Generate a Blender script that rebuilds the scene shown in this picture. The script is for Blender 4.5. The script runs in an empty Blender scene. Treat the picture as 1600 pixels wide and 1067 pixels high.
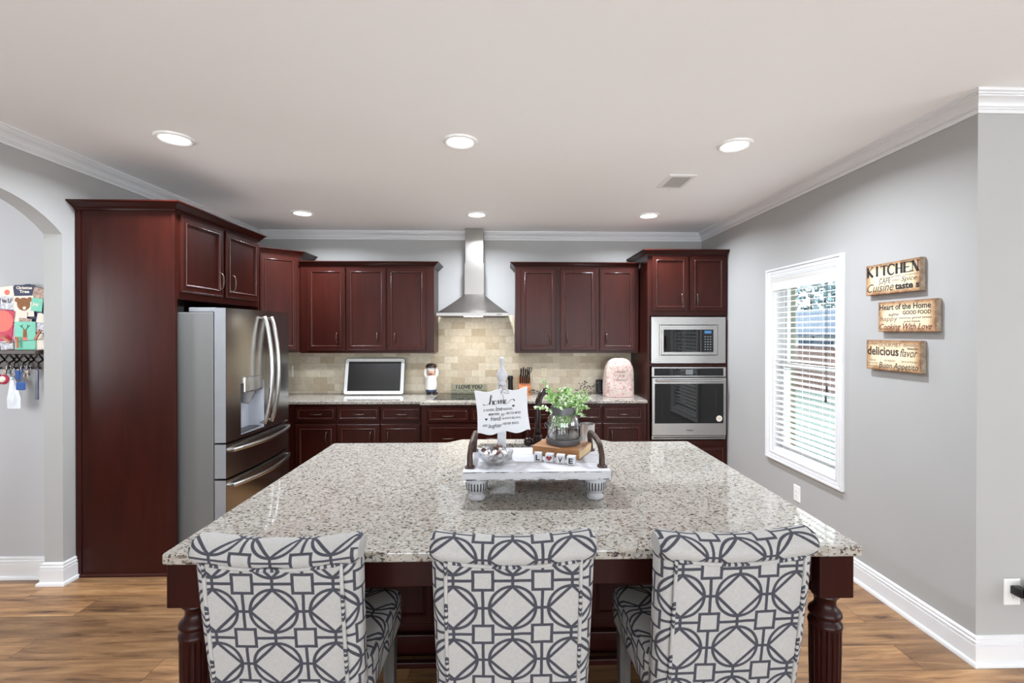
import bpy, bmesh, math, random
from mathutils import Matrix, Vector
PI = math.pi
random.seed(7)
SC = bpy.context.scene
COL = SC.collection
# ------------------------------------------------------------------ camera
XL, XR, D, H = -2.81, 2.27, 5.357, 2.745          # left wall, right wall, back wall, ceiling
cam_d = bpy.data.cameras.new('camera')
cam = bpy.data.objects.new('camera', cam_d)
COL.objects.link(cam)
cam_d.sensor_width = 36.0
cam_d.lens = 730.98 * 36.0 / 1600.0
cam_d.shift_x = -10.22 / 1600.0
cam_d.shift_y = -11.12 / 1600.0
cam_d.clip_start = 0.05
cam.matrix_world = (Matrix.Translation((0, 0, 1.6012)) @ Matrix.Rotation(-0.0275, 4, 'Z')
                    @ Matrix.Rotation(PI / 2 - 0.0041, 4, 'X') @ Matrix.Rotation(0.0007, 4, 'Z'))
SC.camera = cam
# ------------------------------------------------------------------ view, world, daylight, added fill
SC.view_settings.view_transform = 'Standard'
SC.view_settings.look = 'None'
SC.view_settings.gamma = 1.0
SC.view_settings.exposure = 0.06
SC.view_settings.use_curve_mapping = False
world = bpy.data.worlds.new('sky')
SC.world = world
world.use_nodes = True
WN = world.node_tree
bg = WN.nodes['Background']
bg.inputs['Color'].default_value = (0.89, 0.95, 1.0, 1)
bg.inputs['Strength'].default_value = 7.5
def area_light(name, loc, rot, sx, sy, power, color=(1, 1, 1)):
    l = bpy.data.lights.new(name, 'AREA')
    l.shape = 'RECTANGLE'; l.size = sx; l.size_y = sy; l.energy = power; l.color = color
    o = bpy.data.objects.new(name, l); COL.objects.link(o)
    o.location = loc; o.rotation_euler = rot
    return o
# daylight at the kitchen window; the rear, dining and hall lamps are added fill
DAY = (0.865, 0.94, 1.02)
area_light('added_fill_rear', (0.6, -3.42, 1.3), (math.radians(128), 0, 0), 6.0, 2.1, 50, DAY)  # unseen fill lamp, tilted up to lift the ceiling
area_light('added_fill_dining', (5.8, -0.5, 1.4), (0, math.radians(118), 0), 1.7, 3.2, 4, DAY)  # unseen fill lamp added on the dining side, tilted up
area_light('daylight_kitchen_window', (XR + 0.75, 3.53, 1.35), (0, math.radians(95), 0), 1.7, 1.4, 14, DAY)
area_light('added_fill_hall', (-4.9, 1.2, 1.6), (math.radians(105), 0, 0), 1.2, 1.2, 64, (0.94, 0.97, 1.0))  # no window here; unseen lamp added to brighten the hall wall
CAN_POWER = 33.0
CAN_COLOR = (0.87, 0.94, 1.03)
# ------------------------------------------------------------------ materials
def nt(name):
    m = bpy.data.materials.new(name); m.use_nodes = True
    t = m.node_tree
    return m, t, t.nodes['Principled BSDF'], t.nodes.new, t.links.new
def c4(c): return (c[0], c[1], c[2], 1.0)
def srgb(r, g, b):
    f = lambda v: (v / 255 / 12.92) if v / 255 <= 0.04045 else ((v / 255 + 0.055) / 1.055) ** 2.4
    return (f(r), f(g), f(b))
def ramp(N, stops, interp='LINEAR'):
    r = N('ShaderNodeValToRGB'); r.color_ramp.interpolation = interp
    e = r.color_ramp.elements
    while len(e) < len(stops): e.new(0.5)
    for k, (p, c) in enumerate(stops):
        e[k].position = p; e[k].color = c4(c) if not isinstance(c, (int, float)) else (c, c, c, 1)
    return r
def noise(N, L, vec, scale, detail=3, rough=0.5, dist=0.0):
    n = N('ShaderNodeTexNoise'); n.inputs['Scale'].default_value = scale
    n.inputs['Detail'].default_value = detail; n.inputs['Roughness'].default_value = rough
    n.inputs['Distortion'].default_value = dist
    if vec is not None: L(vec, n.inputs['Vector'])
    return n
def mapping(N, L, scale=(1, 1, 1), kind='Object', rot=(0, 0, 0)):
    t = N('ShaderNodeTexCoord'); m = N('ShaderNodeMapping')
    m.inputs['Scale'].default_value = scale; m.inputs['Rotation'].default_value = rot
    L(t.outputs[kind], m.inputs['Vector'])
    return m.outputs['Vector']
def bump(N, L, b, height, strength, dist=0.01):
    n = N('ShaderNodeBump'); n.inputs['Strength'].default_value = strength; n.inputs['Distance'].default_value = dist
    L(height, n.inputs['Height']); L(n.outputs['Normal'], b.inputs['Normal'])
def plain(name, col, rough=0.5, metal=0.0, var=0.06, scale=14.0, bmp=0.0, coat=0.0, spec=0.5, stretch=(1, 1, 1), emit=None):
    m, t, b, N, L = nt(name)
    v = mapping(N, L, stretch)
    n = noise(N, L, v, scale, 4)
    lo = tuple(max(0, c * (1 - var)) for c in col); hi = tuple(min(1, c * (1 + var)) for c in col)
    r = ramp(N, [(0.3, lo), (0.7, hi)])
    L(n.outputs['Fac'], r.inputs['Fac']); L(r.outputs['Color'], b.inputs['Base Color'])
    b.inputs['Roughness'].default_value = rough; b.inputs['Metallic'].default_value = metal
    b.inputs['Coat Weight'].default_value = coat; b.inputs['Specular IOR Level'].default_value = spec
    if bmp: bump(N, L, b, n.outputs['Fac'], bmp, 0.004)
    if emit:
        b.inputs['Emission Color'].default_value = c4(emit[0]); b.inputs['Emission Strength'].default_value = emit[1]
    return m
MT = {}
MT['wall'] = plain('painted grey wall', srgb(171, 170, 168), 0.65, var=0.012, scale=3, bmp=0.02)
MT['ceiling'] = plain('painted white ceiling', srgb(250, 250, 250), 0.8, var=0.008, scale=2)
MT['trim'] = plain('white gloss trim paint', srgb(224, 224, 225), 0.32, var=0.01)
MT['hallwall'] = plain('painted hall wall', srgb(186, 186, 188), 0.65, var=0.012, scale=3)
MT['white_plastic'] = plain('white plastic', srgb(238, 238, 236), 0.35, var=0.01)
MT['beige_plastic'] = plain('beige plastic', srgb(222, 208, 180), 0.4, var=0.02)
MT['black_plastic'] = plain('black plastic', srgb(18, 18, 19), 0.35, var=0.1)
MT['dark_rubber'] = plain('dark grey rubber', srgb(45, 45, 47), 0.6, var=0.1)
MT['pewter'] = plain('dark pewter metal', srgb(96, 84, 76), 0.35, 1.0, var=0.1, scale=40)
MT['bronze'] = plain('oil rubbed bronze', srgb(58, 48, 46), 0.22, 0.75, var=0.15, scale=30)
MT['iron'] = plain('rusty cast iron', srgb(70, 52, 44), 0.5, 0.5, var=0.35, scale=60, bmp=0.4)
MT['zinc'] = plain('grey zinc metal', srgb(92, 90, 92), 0.5, 0.5, var=0.1, scale=40)
MT['chrome'] = plain('polished chrome', srgb(205, 205, 208), 0.15, 1.0, var=0.03)
MT['black_glass'] = plain('black glass', srgb(10, 10, 11), 0.03, var=0.05, spec=0.6)
MT['screen'] = plain('black tablet screen', srgb(34, 32, 31), 0.3, var=0.03)
MT['ink'] = plain('black printed ink', srgb(38, 36, 38), 0.7, var=0.05)
MT['brown_ink'] = plain('dark brown printed ink', srgb(62, 38, 26), 0.7, var=0.1)
MT['red_ink'] = plain('dull red printed ink', srgb(110, 52, 38), 0.7, var=0.1)
MT['grey_ink'] = plain('faded grey brown ink', srgb(128, 104, 84), 0.7, var=0.1)
MT['heart'] = plain('dark red paint', srgb(122, 38, 42), 0.6, var=0.1)
MT['twine'] = plain('jute twine', srgb(118, 104, 92), 0.9, var=0.15, scale=200)
MT['porcelain'] = plain('glazed white ceramic', srgb(240, 238, 234), 0.25, var=0.01)
MT['skin'] = plain('painted skin tone', srgb(226, 178, 150), 0.4, var=0.03)
MT['navy'] = plain('dark navy paint', srgb(48, 58, 82), 0.35, var=0.05)
MT['orange_wood'] = plain('orange stained wood', srgb(176, 98, 48), 0.4, var=0.15, scale=12, stretch=(8, 8, 1))
MT['block_wood'] = plain('brown oak wood', srgb(150, 104, 62), 0.45, var=0.3, scale=9, stretch=(1, 14, 14))
MT['bark'] = plain('dark brown twig', srgb(60, 44, 36), 0.8, var=0.1)
MT['berry'] = plain('near black berry', srgb(28, 24, 26), 0.4, var=0.1)
MT['leaf'] = plain('pale green leaf', srgb(140, 178, 104), 0.5, var=0.35, scale=30)
MT['blossom'] = plain('greenish white blossom', srgb(226, 236, 210), 0.6, var=0.06)
MT['steel'] = None
MT['tag_red'] = plain('deep pink card', srgb(196, 52, 84), 0.6, var=0.08)
MT['coral'] = plain('coral card', srgb(236, 112, 98), 0.6, var=0.05)
MT['teal'] = plain('mint green card', srgb(126, 208, 182), 0.6, var=0.04)
MT['navy_card'] = plain('navy card', srgb(38, 48, 82), 0.6, var=0.2, scale=60)
MT['cream'] = plain('cream card', srgb(236, 226, 212), 0.6, var=0.05)
MT['photo'] = plain('printed photo card', srgb(170, 140, 124), 0.5, var=0.6, scale=45)
MT['photo2'] = plain('printed photo card in greys', srgb(190, 190, 196), 0.5, var=0.5, scale=60)
MT['fur'] = plain('brown plush', srgb(150, 104, 72), 0.95, var=0.2, scale=80)
MT['pinkprint'] = plain('pink printed paper', srgb(224, 150, 178), 0.6, var=0.35, scale=40)
MT['dark_wood'] = plain('dark walnut shelf wood', srgb(66, 54, 48), 0.5, var=0.2, scale=10, stretch=(1, 12, 12))
MT['bag'] = plain('translucent white bag', srgb(226, 230, 236), 0.4, var=0.04, scale=30, bmp=0.5)
MT['blue_cloth'] = plain('blue fabric', srgb(44, 84, 150), 0.7, var=0.15)
MT['sage'] = plain('grey green painted plank', srgb(146, 144, 122), 0.6, var=0.1, scale=14, stretch=(1, 8, 8))
MT['leg_wood'] = plain('weathered grey brown wood', srgb(74, 71, 68), 0.6, var=0.25, scale=9, stretch=(9, 9, 1), bmp=0.15)
MT['mint1'] = plain('white candy', srgb(238, 234, 230), 0.3, var=0.03)
MT['mint2'] = plain('brown candy', srgb(92, 62, 54), 0.35, var=0.1)
MT['mint3'] = plain('grey foil candy', srgb(168, 164, 168), 0.25, 0.4, var=0.1)

def wood_cherry(name, c1, c2, axis, rough=0.3):
    m, t, b, N, L = nt(name)
    s = [7, 7, 7]; s[axis] = 0.8
    v = mapping(N, L, tuple(s))
    n = noise(N, L, v, 3.0, 6, 0.6, 0.6)
    n2 = noise(N, L, mapping(N, L, (1, 1, 1)), 2.2, 2)
    r = ramp(N, [(0.15, c1), (0.85, c2)])
    mx = N('ShaderNodeMixRGB'); mx.blend_type = 'MULTIPLY'; mx.inputs['Fac'].default_value = 0.5
    r2 = ramp(N, [(0.3, (0.72, 0.7, 0.7)), (0.7, (1.12, 1.1, 1.1))])
    L(n.outputs['Fac'], r.inputs['Fac']); L(n2.outputs['Fac'], r2.inputs['Fac'])
    L(r.outputs['Color'], mx.inputs['Color1']); L(r2.outputs['Color'], mx.inputs['Color2'])
    L(mx.outputs['Color'], b.inputs['Base Color'])
    b.inputs['Roughness'].default_value = rough
    b.inputs['Specular IOR Level'].default_value = 0.2
    bump(N, L, b, n.outputs['Fac'], 0.03, 0.003)
    return m
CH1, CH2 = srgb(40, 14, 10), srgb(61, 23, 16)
MT['cherry'] = wood_cherry('cherry stained wood', CH1, CH2, 2)
MT['cherry_h'] = wood_cherry('cherry stained wood, level grain', CH1, CH2, 0)
MT['cherry_bead'] = wood_cherry('cherry bead moulding, polished', srgb(58, 23, 17), srgb(84, 37, 28), 2, 0.22)
MT['cherry_bead'].node_tree.nodes['Principled BSDF'].inputs['Specular IOR Level'].default_value = 0.9
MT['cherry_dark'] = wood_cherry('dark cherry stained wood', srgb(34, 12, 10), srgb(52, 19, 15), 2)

def steel(name, col, rough, axis=0):
    m, t, b, N, L = nt(name)
    s = [160, 160, 160]; s[axis] = 1.2
    n = noise(N, L, mapping(N, L, tuple(s)), 2.0, 3)
    r = ramp(N, [(0.25, tuple(c * 0.975 for c in col)), (0.75, tuple(min(1, c * 1.025) for c in col))])
    L(n.outputs['Fac'], r.inputs['Fac']); L(r.outputs['Color'], b.inputs['Base Color'])
    rr = ramp(N, [(0.2, rough * 0.94), (0.8, rough * 1.06)])
    L(n.outputs['Fac'], rr.inputs['Fac']); L(rr.outputs['Color'], b.inputs['Roughness'])
    b.inputs['Metallic'].default_value = 1.0
    return m
MT['steel'] = steel('brushed stainless steel', srgb(186, 184, 182), 0.26)
MT['steel_v'] = steel('brushed stainless steel, upright grain', srgb(140, 136, 132), 0.32, 2)
MT['fridge_steel'] = steel('smoky stainless steel', srgb(172, 170, 166), 0.22, 1)
MT['fridge_side'] = plain('grey enamelled metal', srgb(112, 112, 110), 0.42, 0.2, var=0.03, scale=200)
MT['fridge_edge'] = plain('satin grey door edge', srgb(150, 152, 156), 0.35, 0.4, var=0.03)

def granite():
    m, t, b, N, L = nt('speckled cream granite')
    v = mapping(N, L, (1, 1, 1))
    base = ramp(N, [(0.3, srgb(138, 134, 126)), (0.55, srgb(164, 160, 152)), (0.75, srgb(180, 176, 170))])
    nb = noise(N, L, v, 52, 5, 0.65); L(nb.outputs['Fac'], base.inputs['Fac'])
    def layer(prev, scale, lo, hi, col, fac, detail=2, sv=(1, 1, 1), dist=0.3):
        n = noise(N, L, mapping(N, L, sv), scale, detail, 0.55, dist)
        r = ramp(N, [(lo, 0.0), (hi, fac)])
        L(n.outputs['Fac'], r.inputs['Fac'])
        x = N('ShaderNodeMixRGB'); x.inputs['Color2'].default_value = c4(col)
        L(r.outputs['Color'], x.inputs['Fac']); L(prev, x.inputs['Color1'])
        return x.outputs['Color']
    o = base.outputs['Color']
    o = layer(o, 84, 0.56, 0.62, srgb(160, 146, 130), 0.75)
    o = layer(o, 62, 0.59, 0.615, srgb(100, 86, 77), 0.9, 3, (1, 1.3, 1))
    o = layer(o, 95, 0.61, 0.635, srgb(60, 50, 46), 1.0, 2, (0.8, 1.2, 1))
    o = layer(o, 46, 0.645, 0.685, srgb(52, 42, 40), 0.95, 4, (1, 1.2, 1), 0.8)
    L(o, b.inputs['Base Color'])
    b.inputs['Roughness'].default_value = 0.045
    b.inputs['Specular IOR Level'].default_value = 0.7
    return m
MT['granite'] = granite()

def travertine():
    m, t, b, N, L = nt('tumbled travertine tile')
    tc = N('ShaderNodeTexCoord'); sp = N('ShaderNodeSeparateXYZ'); cb = N('ShaderNodeCombineXYZ')
    L(tc.outputs['Object'], sp.inputs['Vector']); L(sp.outputs['X'], cb.inputs['X']); L(sp.outputs['Z'], cb.inputs['Y'])
    br = N('ShaderNodeTexBrick'); L(cb.outputs['Vector'], br.inputs['Vector'])
    br.offset = 0.5; br.inputs['Scale'].default_value = 1.0
    br.inputs['Brick Width'].default_value = 0.155; br.inputs['Row Height'].default_value = 0.0782
    br.inputs['Mortar Size'].default_value = 0.0016; br.inputs['Mortar Smooth'].default_value = 0.3
    br.inputs['Bias'].default_value = -0.05
    br.inputs['Color1'].default_value = c4(srgb(228, 217, 194)); br.inputs['Color2'].default_value = c4(srgb(194, 176, 147))
    br.inputs['Mortar'].default_value = c4(srgb(192, 180, 160))
    n = noise(N, L, tc.outputs['Object'], 26, 6, 0.7, 0.8)
    r = ramp(N, [(0.3, (0.74, 0.73, 0.72)), (0.62, (1.03, 1.03, 1.03))])
    L(n.outputs['Fac'], r.inputs['Fac'])
    mx = N('ShaderNodeMixRGB'); mx.blend_type = 'MULTIPLY'; mx.inputs['Fac'].default_value = 0.6
    L(br.outputs['Color'], mx.inputs['Color1']); L(r.outputs['Color'], mx.inputs['Color2'])
    L(mx.outputs['Color'], b.inputs['Base Color']); b.inputs['Roughness'].default_value = 0.5
    bump(N, L, b, br.outputs['Fac'], -0.35, 0.004)
    return m
MT['travertine'] = travertine()

def planks():
    m, t, b, N, L = nt('oak plank floor')
    v = mapping(N, L, (1, 1, 1))
    br = N('ShaderNodeTexBrick'); L(v, br.inputs['Vector'])
    br.offset = 0.37; br.offset_frequency = 2; br.inputs['Scale'].default_value = 1.0
    br.inputs['Brick Width'].default_value = 1.22; br.inputs['Row Height'].default_value = 0.18
    br.inputs['Mortar Size'].default_value = 0.0012; br.inputs['Mortar Smooth'].default_value = 0.1
    br.inputs['Color1'].default_value = (0, 0, 0, 1); br.inputs['Color2'].default_value = (1, 1, 1, 1)
    br.inputs['Mortar'].default_value = (0.5, 0.5, 0.5, 1)
    # shift the grain plank by plank so neighbouring boards do not line up
    ad = N('ShaderNodeVectorMath'); ad.operation = 'ADD'
    sc = N('ShaderNodeVectorMath'); sc.operation = 'SCALE'; sc.inputs['Scale'].default_value = 7.0
    L(br.outputs['Color'], sc.inputs[0]); L(v, ad.inputs[0]); L(sc.outputs[0], ad.inputs[1])
    mp = N('ShaderNodeMapping'); mp.inputs['Scale'].default_value = (1.1, 9, 1); L(ad.outputs[0], mp.inputs['Vector'])
    n = noise(N, L, mp.outputs['Vector'], 2.2, 7, 0.62, 0.5)
    r = ramp(N, [(0.3, srgb(70, 50, 36)), (0.42, srgb(128, 94, 64)), (0.58, srgb(160, 122, 84)), (0.75, srgb(184, 147, 106))])
    L(n.outputs['Fac'], r.inputs['Fac'])
    tone = ramp(N, [(0.0, (0.50, 0.49, 0.49)), (0.35, (0.80, 0.79, 0.78)), (0.6, (1.0, 0.99, 0.97)), (1.0, (1.16, 1.13, 1.06))])
    L(br.outputs['Color'], tone.inputs['Fac'])
    mx = N('ShaderNodeMixRGB'); mx.blend_type = 'MULTIPLY'; mx.inputs['Fac'].default_value = 1.0
    L(r.outputs['Color'], mx.inputs['Color1']); L(tone.outputs['Color'], mx.inputs['Color2'])
    jm = N('ShaderNodeMixRGB'); jm.inputs['Color2'].default_value = c4(srgb(66, 46, 32))
    L(br.outputs['Fac'], jm.inputs['Fac']); L(mx.outputs['Color'], jm.inputs['Color1'])
    L(jm.outputs['Color'], b.inputs['Base Color']); b.inputs['Roughness'].default_value = 0.38
    bump(N, L, b, n.outputs['Fac'], 0.06, 0.004)
    return m
MT['floor'] = planks()

def lattice():
    """woven fabric printed with linked circles, diamonds and squares, laid out on the UVs in metres"""
    m, t, b, N, L = nt('lattice print fabric')
    P, W = 0.166, 0.026
    uv = N('ShaderNodeUVMap'); sp = N('ShaderNodeSeparateXYZ')
    nz = noise(N, L, uv.outputs['UV'], 14, 2)
    wob = N('ShaderNodeVectorMath'); wob.operation = 'SCALE'; wob.inputs['Scale'].default_value = 0.004
    L(nz.outputs['Color'], wob.inputs[0])
    ad = N('ShaderNodeVectorMath'); L(uv.outputs['UV'], ad.inputs[0]); L(wob.outputs[0], ad.inputs[1])
    L(ad.outputs[0], sp.inputs['Vector'])
    def mth(op, a, c=None):
        n = N('ShaderNodeMath'); n.operation = op
        for k, x in enumerate((a, c)):
            if x is None: continue
            if isinstance(x, (int, float)): n.inputs[k].default_value = x
            else: L(x, n.inputs[k])
        return n.outputs[0]
    def cell(s):
        f = mth('FRACT', mth('ADD', mth('DIVIDE', s, P), 0.5))
        return mth('ABSOLUTE', mth('SUBTRACT', f, 0.5))
    a, c = cell(sp.outputs['X']), cell(sp.outputs['Y'])
    R = 0.395
    circ = mth('ABSOLUTE', mth('SUBTRACT', mth('SQRT', mth('ADD', mth('MULTIPLY', a, a), mth('MULTIPLY', c, c))), R))
    dia = mth('MULTIPLY', mth('ABSOLUTE', mth('SUBTRACT', mth('ADD', a, c), R)), 0.7071)
    p, q = mth('SUBTRACT', 0.5, a), mth('SUBTRACT', 0.5, c)
    S = 0.165
    sq = mth('ABSOLUTE', mth('SUBTRACT', mth('MAXIMUM', p, q), S))
    l1 = mth('MAXIMUM', p, mth('SUBTRACT', S, q)); l2 = mth('MAXIMUM', q, mth('SUBTRACT', S, p))
    k1 = mth('MAXIMUM', a, mth('SUBTRACT', R, c)); k2 = mth('MAXIMUM', c, mth('SUBTRACT', R, a))
    d = circ
    for x in (dia, sq, l1, l2, k1, k2): d = mth('MINIMUM', d, x)
    fac = ramp(N, [(W - 0.003, 1.0), (W + 0.004, 0.0)])
    L(d, fac.inputs['Fac'])
    wv = N('ShaderNodeMapping'); wv.inputs['Scale'].default_value = (900, 60, 1); L(uv.outputs['UV'], wv.inputs['Vector'])
    w1 = noise(N, L, wv.outputs['Vector'], 1.0, 2)
    wv2 = N('ShaderNodeMapping'); wv2.inputs['Scale'].default_value = (60, 900, 1); L(uv.outputs['UV'], wv2.inputs['Vector'])
    w2 = noise(N, L, wv2.outputs['Vector'], 1.0, 2)
    weave = mth('MULTIPLY', mth('ADD', w1.outputs['Fac'], w2.outputs['Fac']), 0.5)
    cl = ramp(N, [(0.3, srgb(154, 152, 149)), (0.7, srgb(180, 178, 175))])
    dk = ramp(N, [(0.3, srgb(52, 52, 59)), (0.7, srgb(76, 76, 84))])
    L(weave, cl.inputs['Fac']); L(weave, dk.inputs['Fac'])
    mx = N('ShaderNodeMixRGB'); L(fac.outputs['Color'], mx.inputs['Fac'])
    L(cl.outputs['Color'], mx.inputs['Color1']); L(dk.outputs['Color'], mx.inputs['Color2'])
    L(mx.outputs['Color'], b.inputs['Base Color'])
    b.inputs['Roughness'].default_value = 0.9; b.inputs['Specular IOR Level'].default_value = 0.15
    bump(N, L, b, weave, 0.25, 0.0015)
    return m
MT['lattice'] = lattice()

def clear(name, tint, gloss=0.08, edge=0.55):
    """clear glass seen by every ray alike: mostly see-through, mirror-like at grazing angles"""
    m = bpy.data.materials.new(name); m.use_nodes = True
    t = m.node_tree; N, L = t.nodes.new, t.links.new
    t.nodes.remove(t.nodes['Principled BSDF'])
    tr = N('ShaderNodeBsdfTransparent'); tr.inputs['Color'].default_value = c4(tint)
    gl = N('ShaderNodeBsdfGlossy'); gl.inputs['Roughness'].default_value = 0.02
    lw = N('ShaderNodeLayerWeight'); lw.inputs['Blend'].default_value = 0.35
    r = ramp(N, [(0.0, gloss), (1.0, edge)]); L(lw.outputs['Facing'], r.inputs['Fac'])
    mx = N('ShaderNodeMixShader'); L(r.outputs['Color'], mx.inputs['Fac'])
    L(tr.outputs[0], mx.inputs[1]); L(gl.outputs[0], mx.inputs[2])
    L(mx.outputs[0], t.nodes['Material Output'].inputs['Surface'])
    return m
MT['pane'] = clear('window glass', (0.97, 0.99, 0.98), 0.03, 0.3)
MT['jar_glass'] = clear('jar glass', (0.985, 0.99, 0.992), 0.05, 0.5)
MT['cut_glass'] = clear('cut crystal', (0.97, 0.975, 0.985), 0.16, 0.7)

def whitewash():
    m, t, b, N, L = nt('distressed white paint on wood')
    v = mapping(N, L, (2, 22, 22))
    n = noise(N, L, v, 3.0, 6, 0.7, 0.4)
    n2 = noise(N, L, mapping(N, L, (1, 1, 1)), 70, 4, 0.7)
    r = ramp(N, [(0.30, srgb(122, 114, 108)), (0.38, srgb(176, 176, 180)), (0.7, srgb(194, 194, 198))])
    L(n.outputs['Fac'], r.inputs['Fac'])
    r2 = ramp(N, [(0.66, 0.0), (0.7, 0.5)]); L(n2.outputs['Fac'], r2.inputs['Fac'])
    mx = N('ShaderNodeMixRGB'); mx.inputs['Color2'].default_value = c4(srgb(120, 112, 106))
    L(r2.outputs['Color'], mx.inputs['Fac']); L(r.outputs['Color'], mx.inputs['Color1'])
    L(mx.outputs['Color'], b.inputs['Base Color']); b.inputs['Roughness'].default_value = 0.6
    bump(N, L, b, n.outputs['Fac'], 0.2, 0.003)
    return m
MT['whitewash'] = whitewash()

def canvas_print():
    """cream print with browned edges (the print itself is toned that way)"""
    m, t, b, N, L = nt('aged cream print')
    tc = N('ShaderNodeTexCoord'); sp = N('ShaderNodeSeparateXYZ'); L(tc.outputs['Generated'], sp.inputs['Vector'])
    def mth(op, a, c=None):
        n = N('ShaderNodeMath'); n.operation = op
        for k, x in enumerate((a, c)):
            if x is None: continue
            if isinstance(x, (int, float)): n.inputs[k].default_value = x
            else: L(x, n.inputs[k])
        return n.outputs[0]
    ey = mth('SUBTRACT', 0.5, mth('ABSOLUTE', mth('SUBTRACT', sp.outputs['Y'], 0.5)))
    ez = mth('SUBTRACT', 0.5, mth('ABSOLUTE', mth('SUBTRACT', sp.outputs['Z'], 0.5)))
    e = mth('MINIMUM', mth('MULTIPLY', ey, 1.6), ez)
    n = noise(N, L, tc.outputs['Object'], 22, 5, 0.6, 0.5)
    e2 = mth('ADD', e, mth('MULTIPLY', mth('SUBTRACT', n.outputs['Fac'], 0.5), 0.22))
    r = ramp(N, [(0.0, srgb(122, 84, 54)), (0.07, srgb(176, 138, 100)), (0.2, srgb(222, 202, 168)), (0.5, srgb(232, 218, 190))])
    L(e2, r.inputs['Fac']); L(r.outputs['Color'], b.inputs['Base Color']); b.inputs['Roughness'].default_value = 0.55
    return m
MT['print'] = canvas_print()
MT['print_side'] = plain('printed canvas side', srgb(150, 134, 116), 0.6, var=0.4, scale=40)

def quilt():
    m, t, b, N, L = nt('pink floral quilted fabric')
    v = mapping(N, L, (1, 1, 1))
    n = noise(N, L, v, 30, 5, 0.65, 1.5)
    r = ramp(N, [(0.3, srgb(140, 134, 134)), (0.42, srgb(204, 192, 182)), (0.54, srgb(198, 178, 166)), (0.61, srgb(172, 92, 88)), (0.66, srgb(204, 192, 182))])
    L(n.outputs['Fac'], r.inputs['Fac'])
    n2 = noise(N, L, v, 55, 3, 0.6, 1.2)
    r2 = ramp(N, [(0.62, 0.0), (0.66, 0.8)]); L(n2.outputs['Fac'], r2.inputs['Fac'])
    mx = N('ShaderNodeMixRGB'); mx.inputs['Color2'].default_value = c4(srgb(120, 116, 120))
    L(r2.outputs['Color'], mx.inputs['Fac']); L(r.outputs['Color'], mx.inputs['Color1'])
    L(mx.outputs['Color'], b.inputs['Base Color']); b.inputs['Roughness'].default_value = 0.85
    bump(N, L, b, n.outputs['Fac'], 0.5, 0.01)
    return m
MT['quilt'] = quilt()
MT['lamp'] = plain('lit diffuser', (1, 0.97, 0.9), 0.5, emit=((1.0, 0.95, 0.86), 9.0))
MT['hood_lamp'] = plain('lit hood lamp', (1, 0.97, 0.9), 0.5, emit=((1.0, 0.96, 0.9), 4.0))
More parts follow.
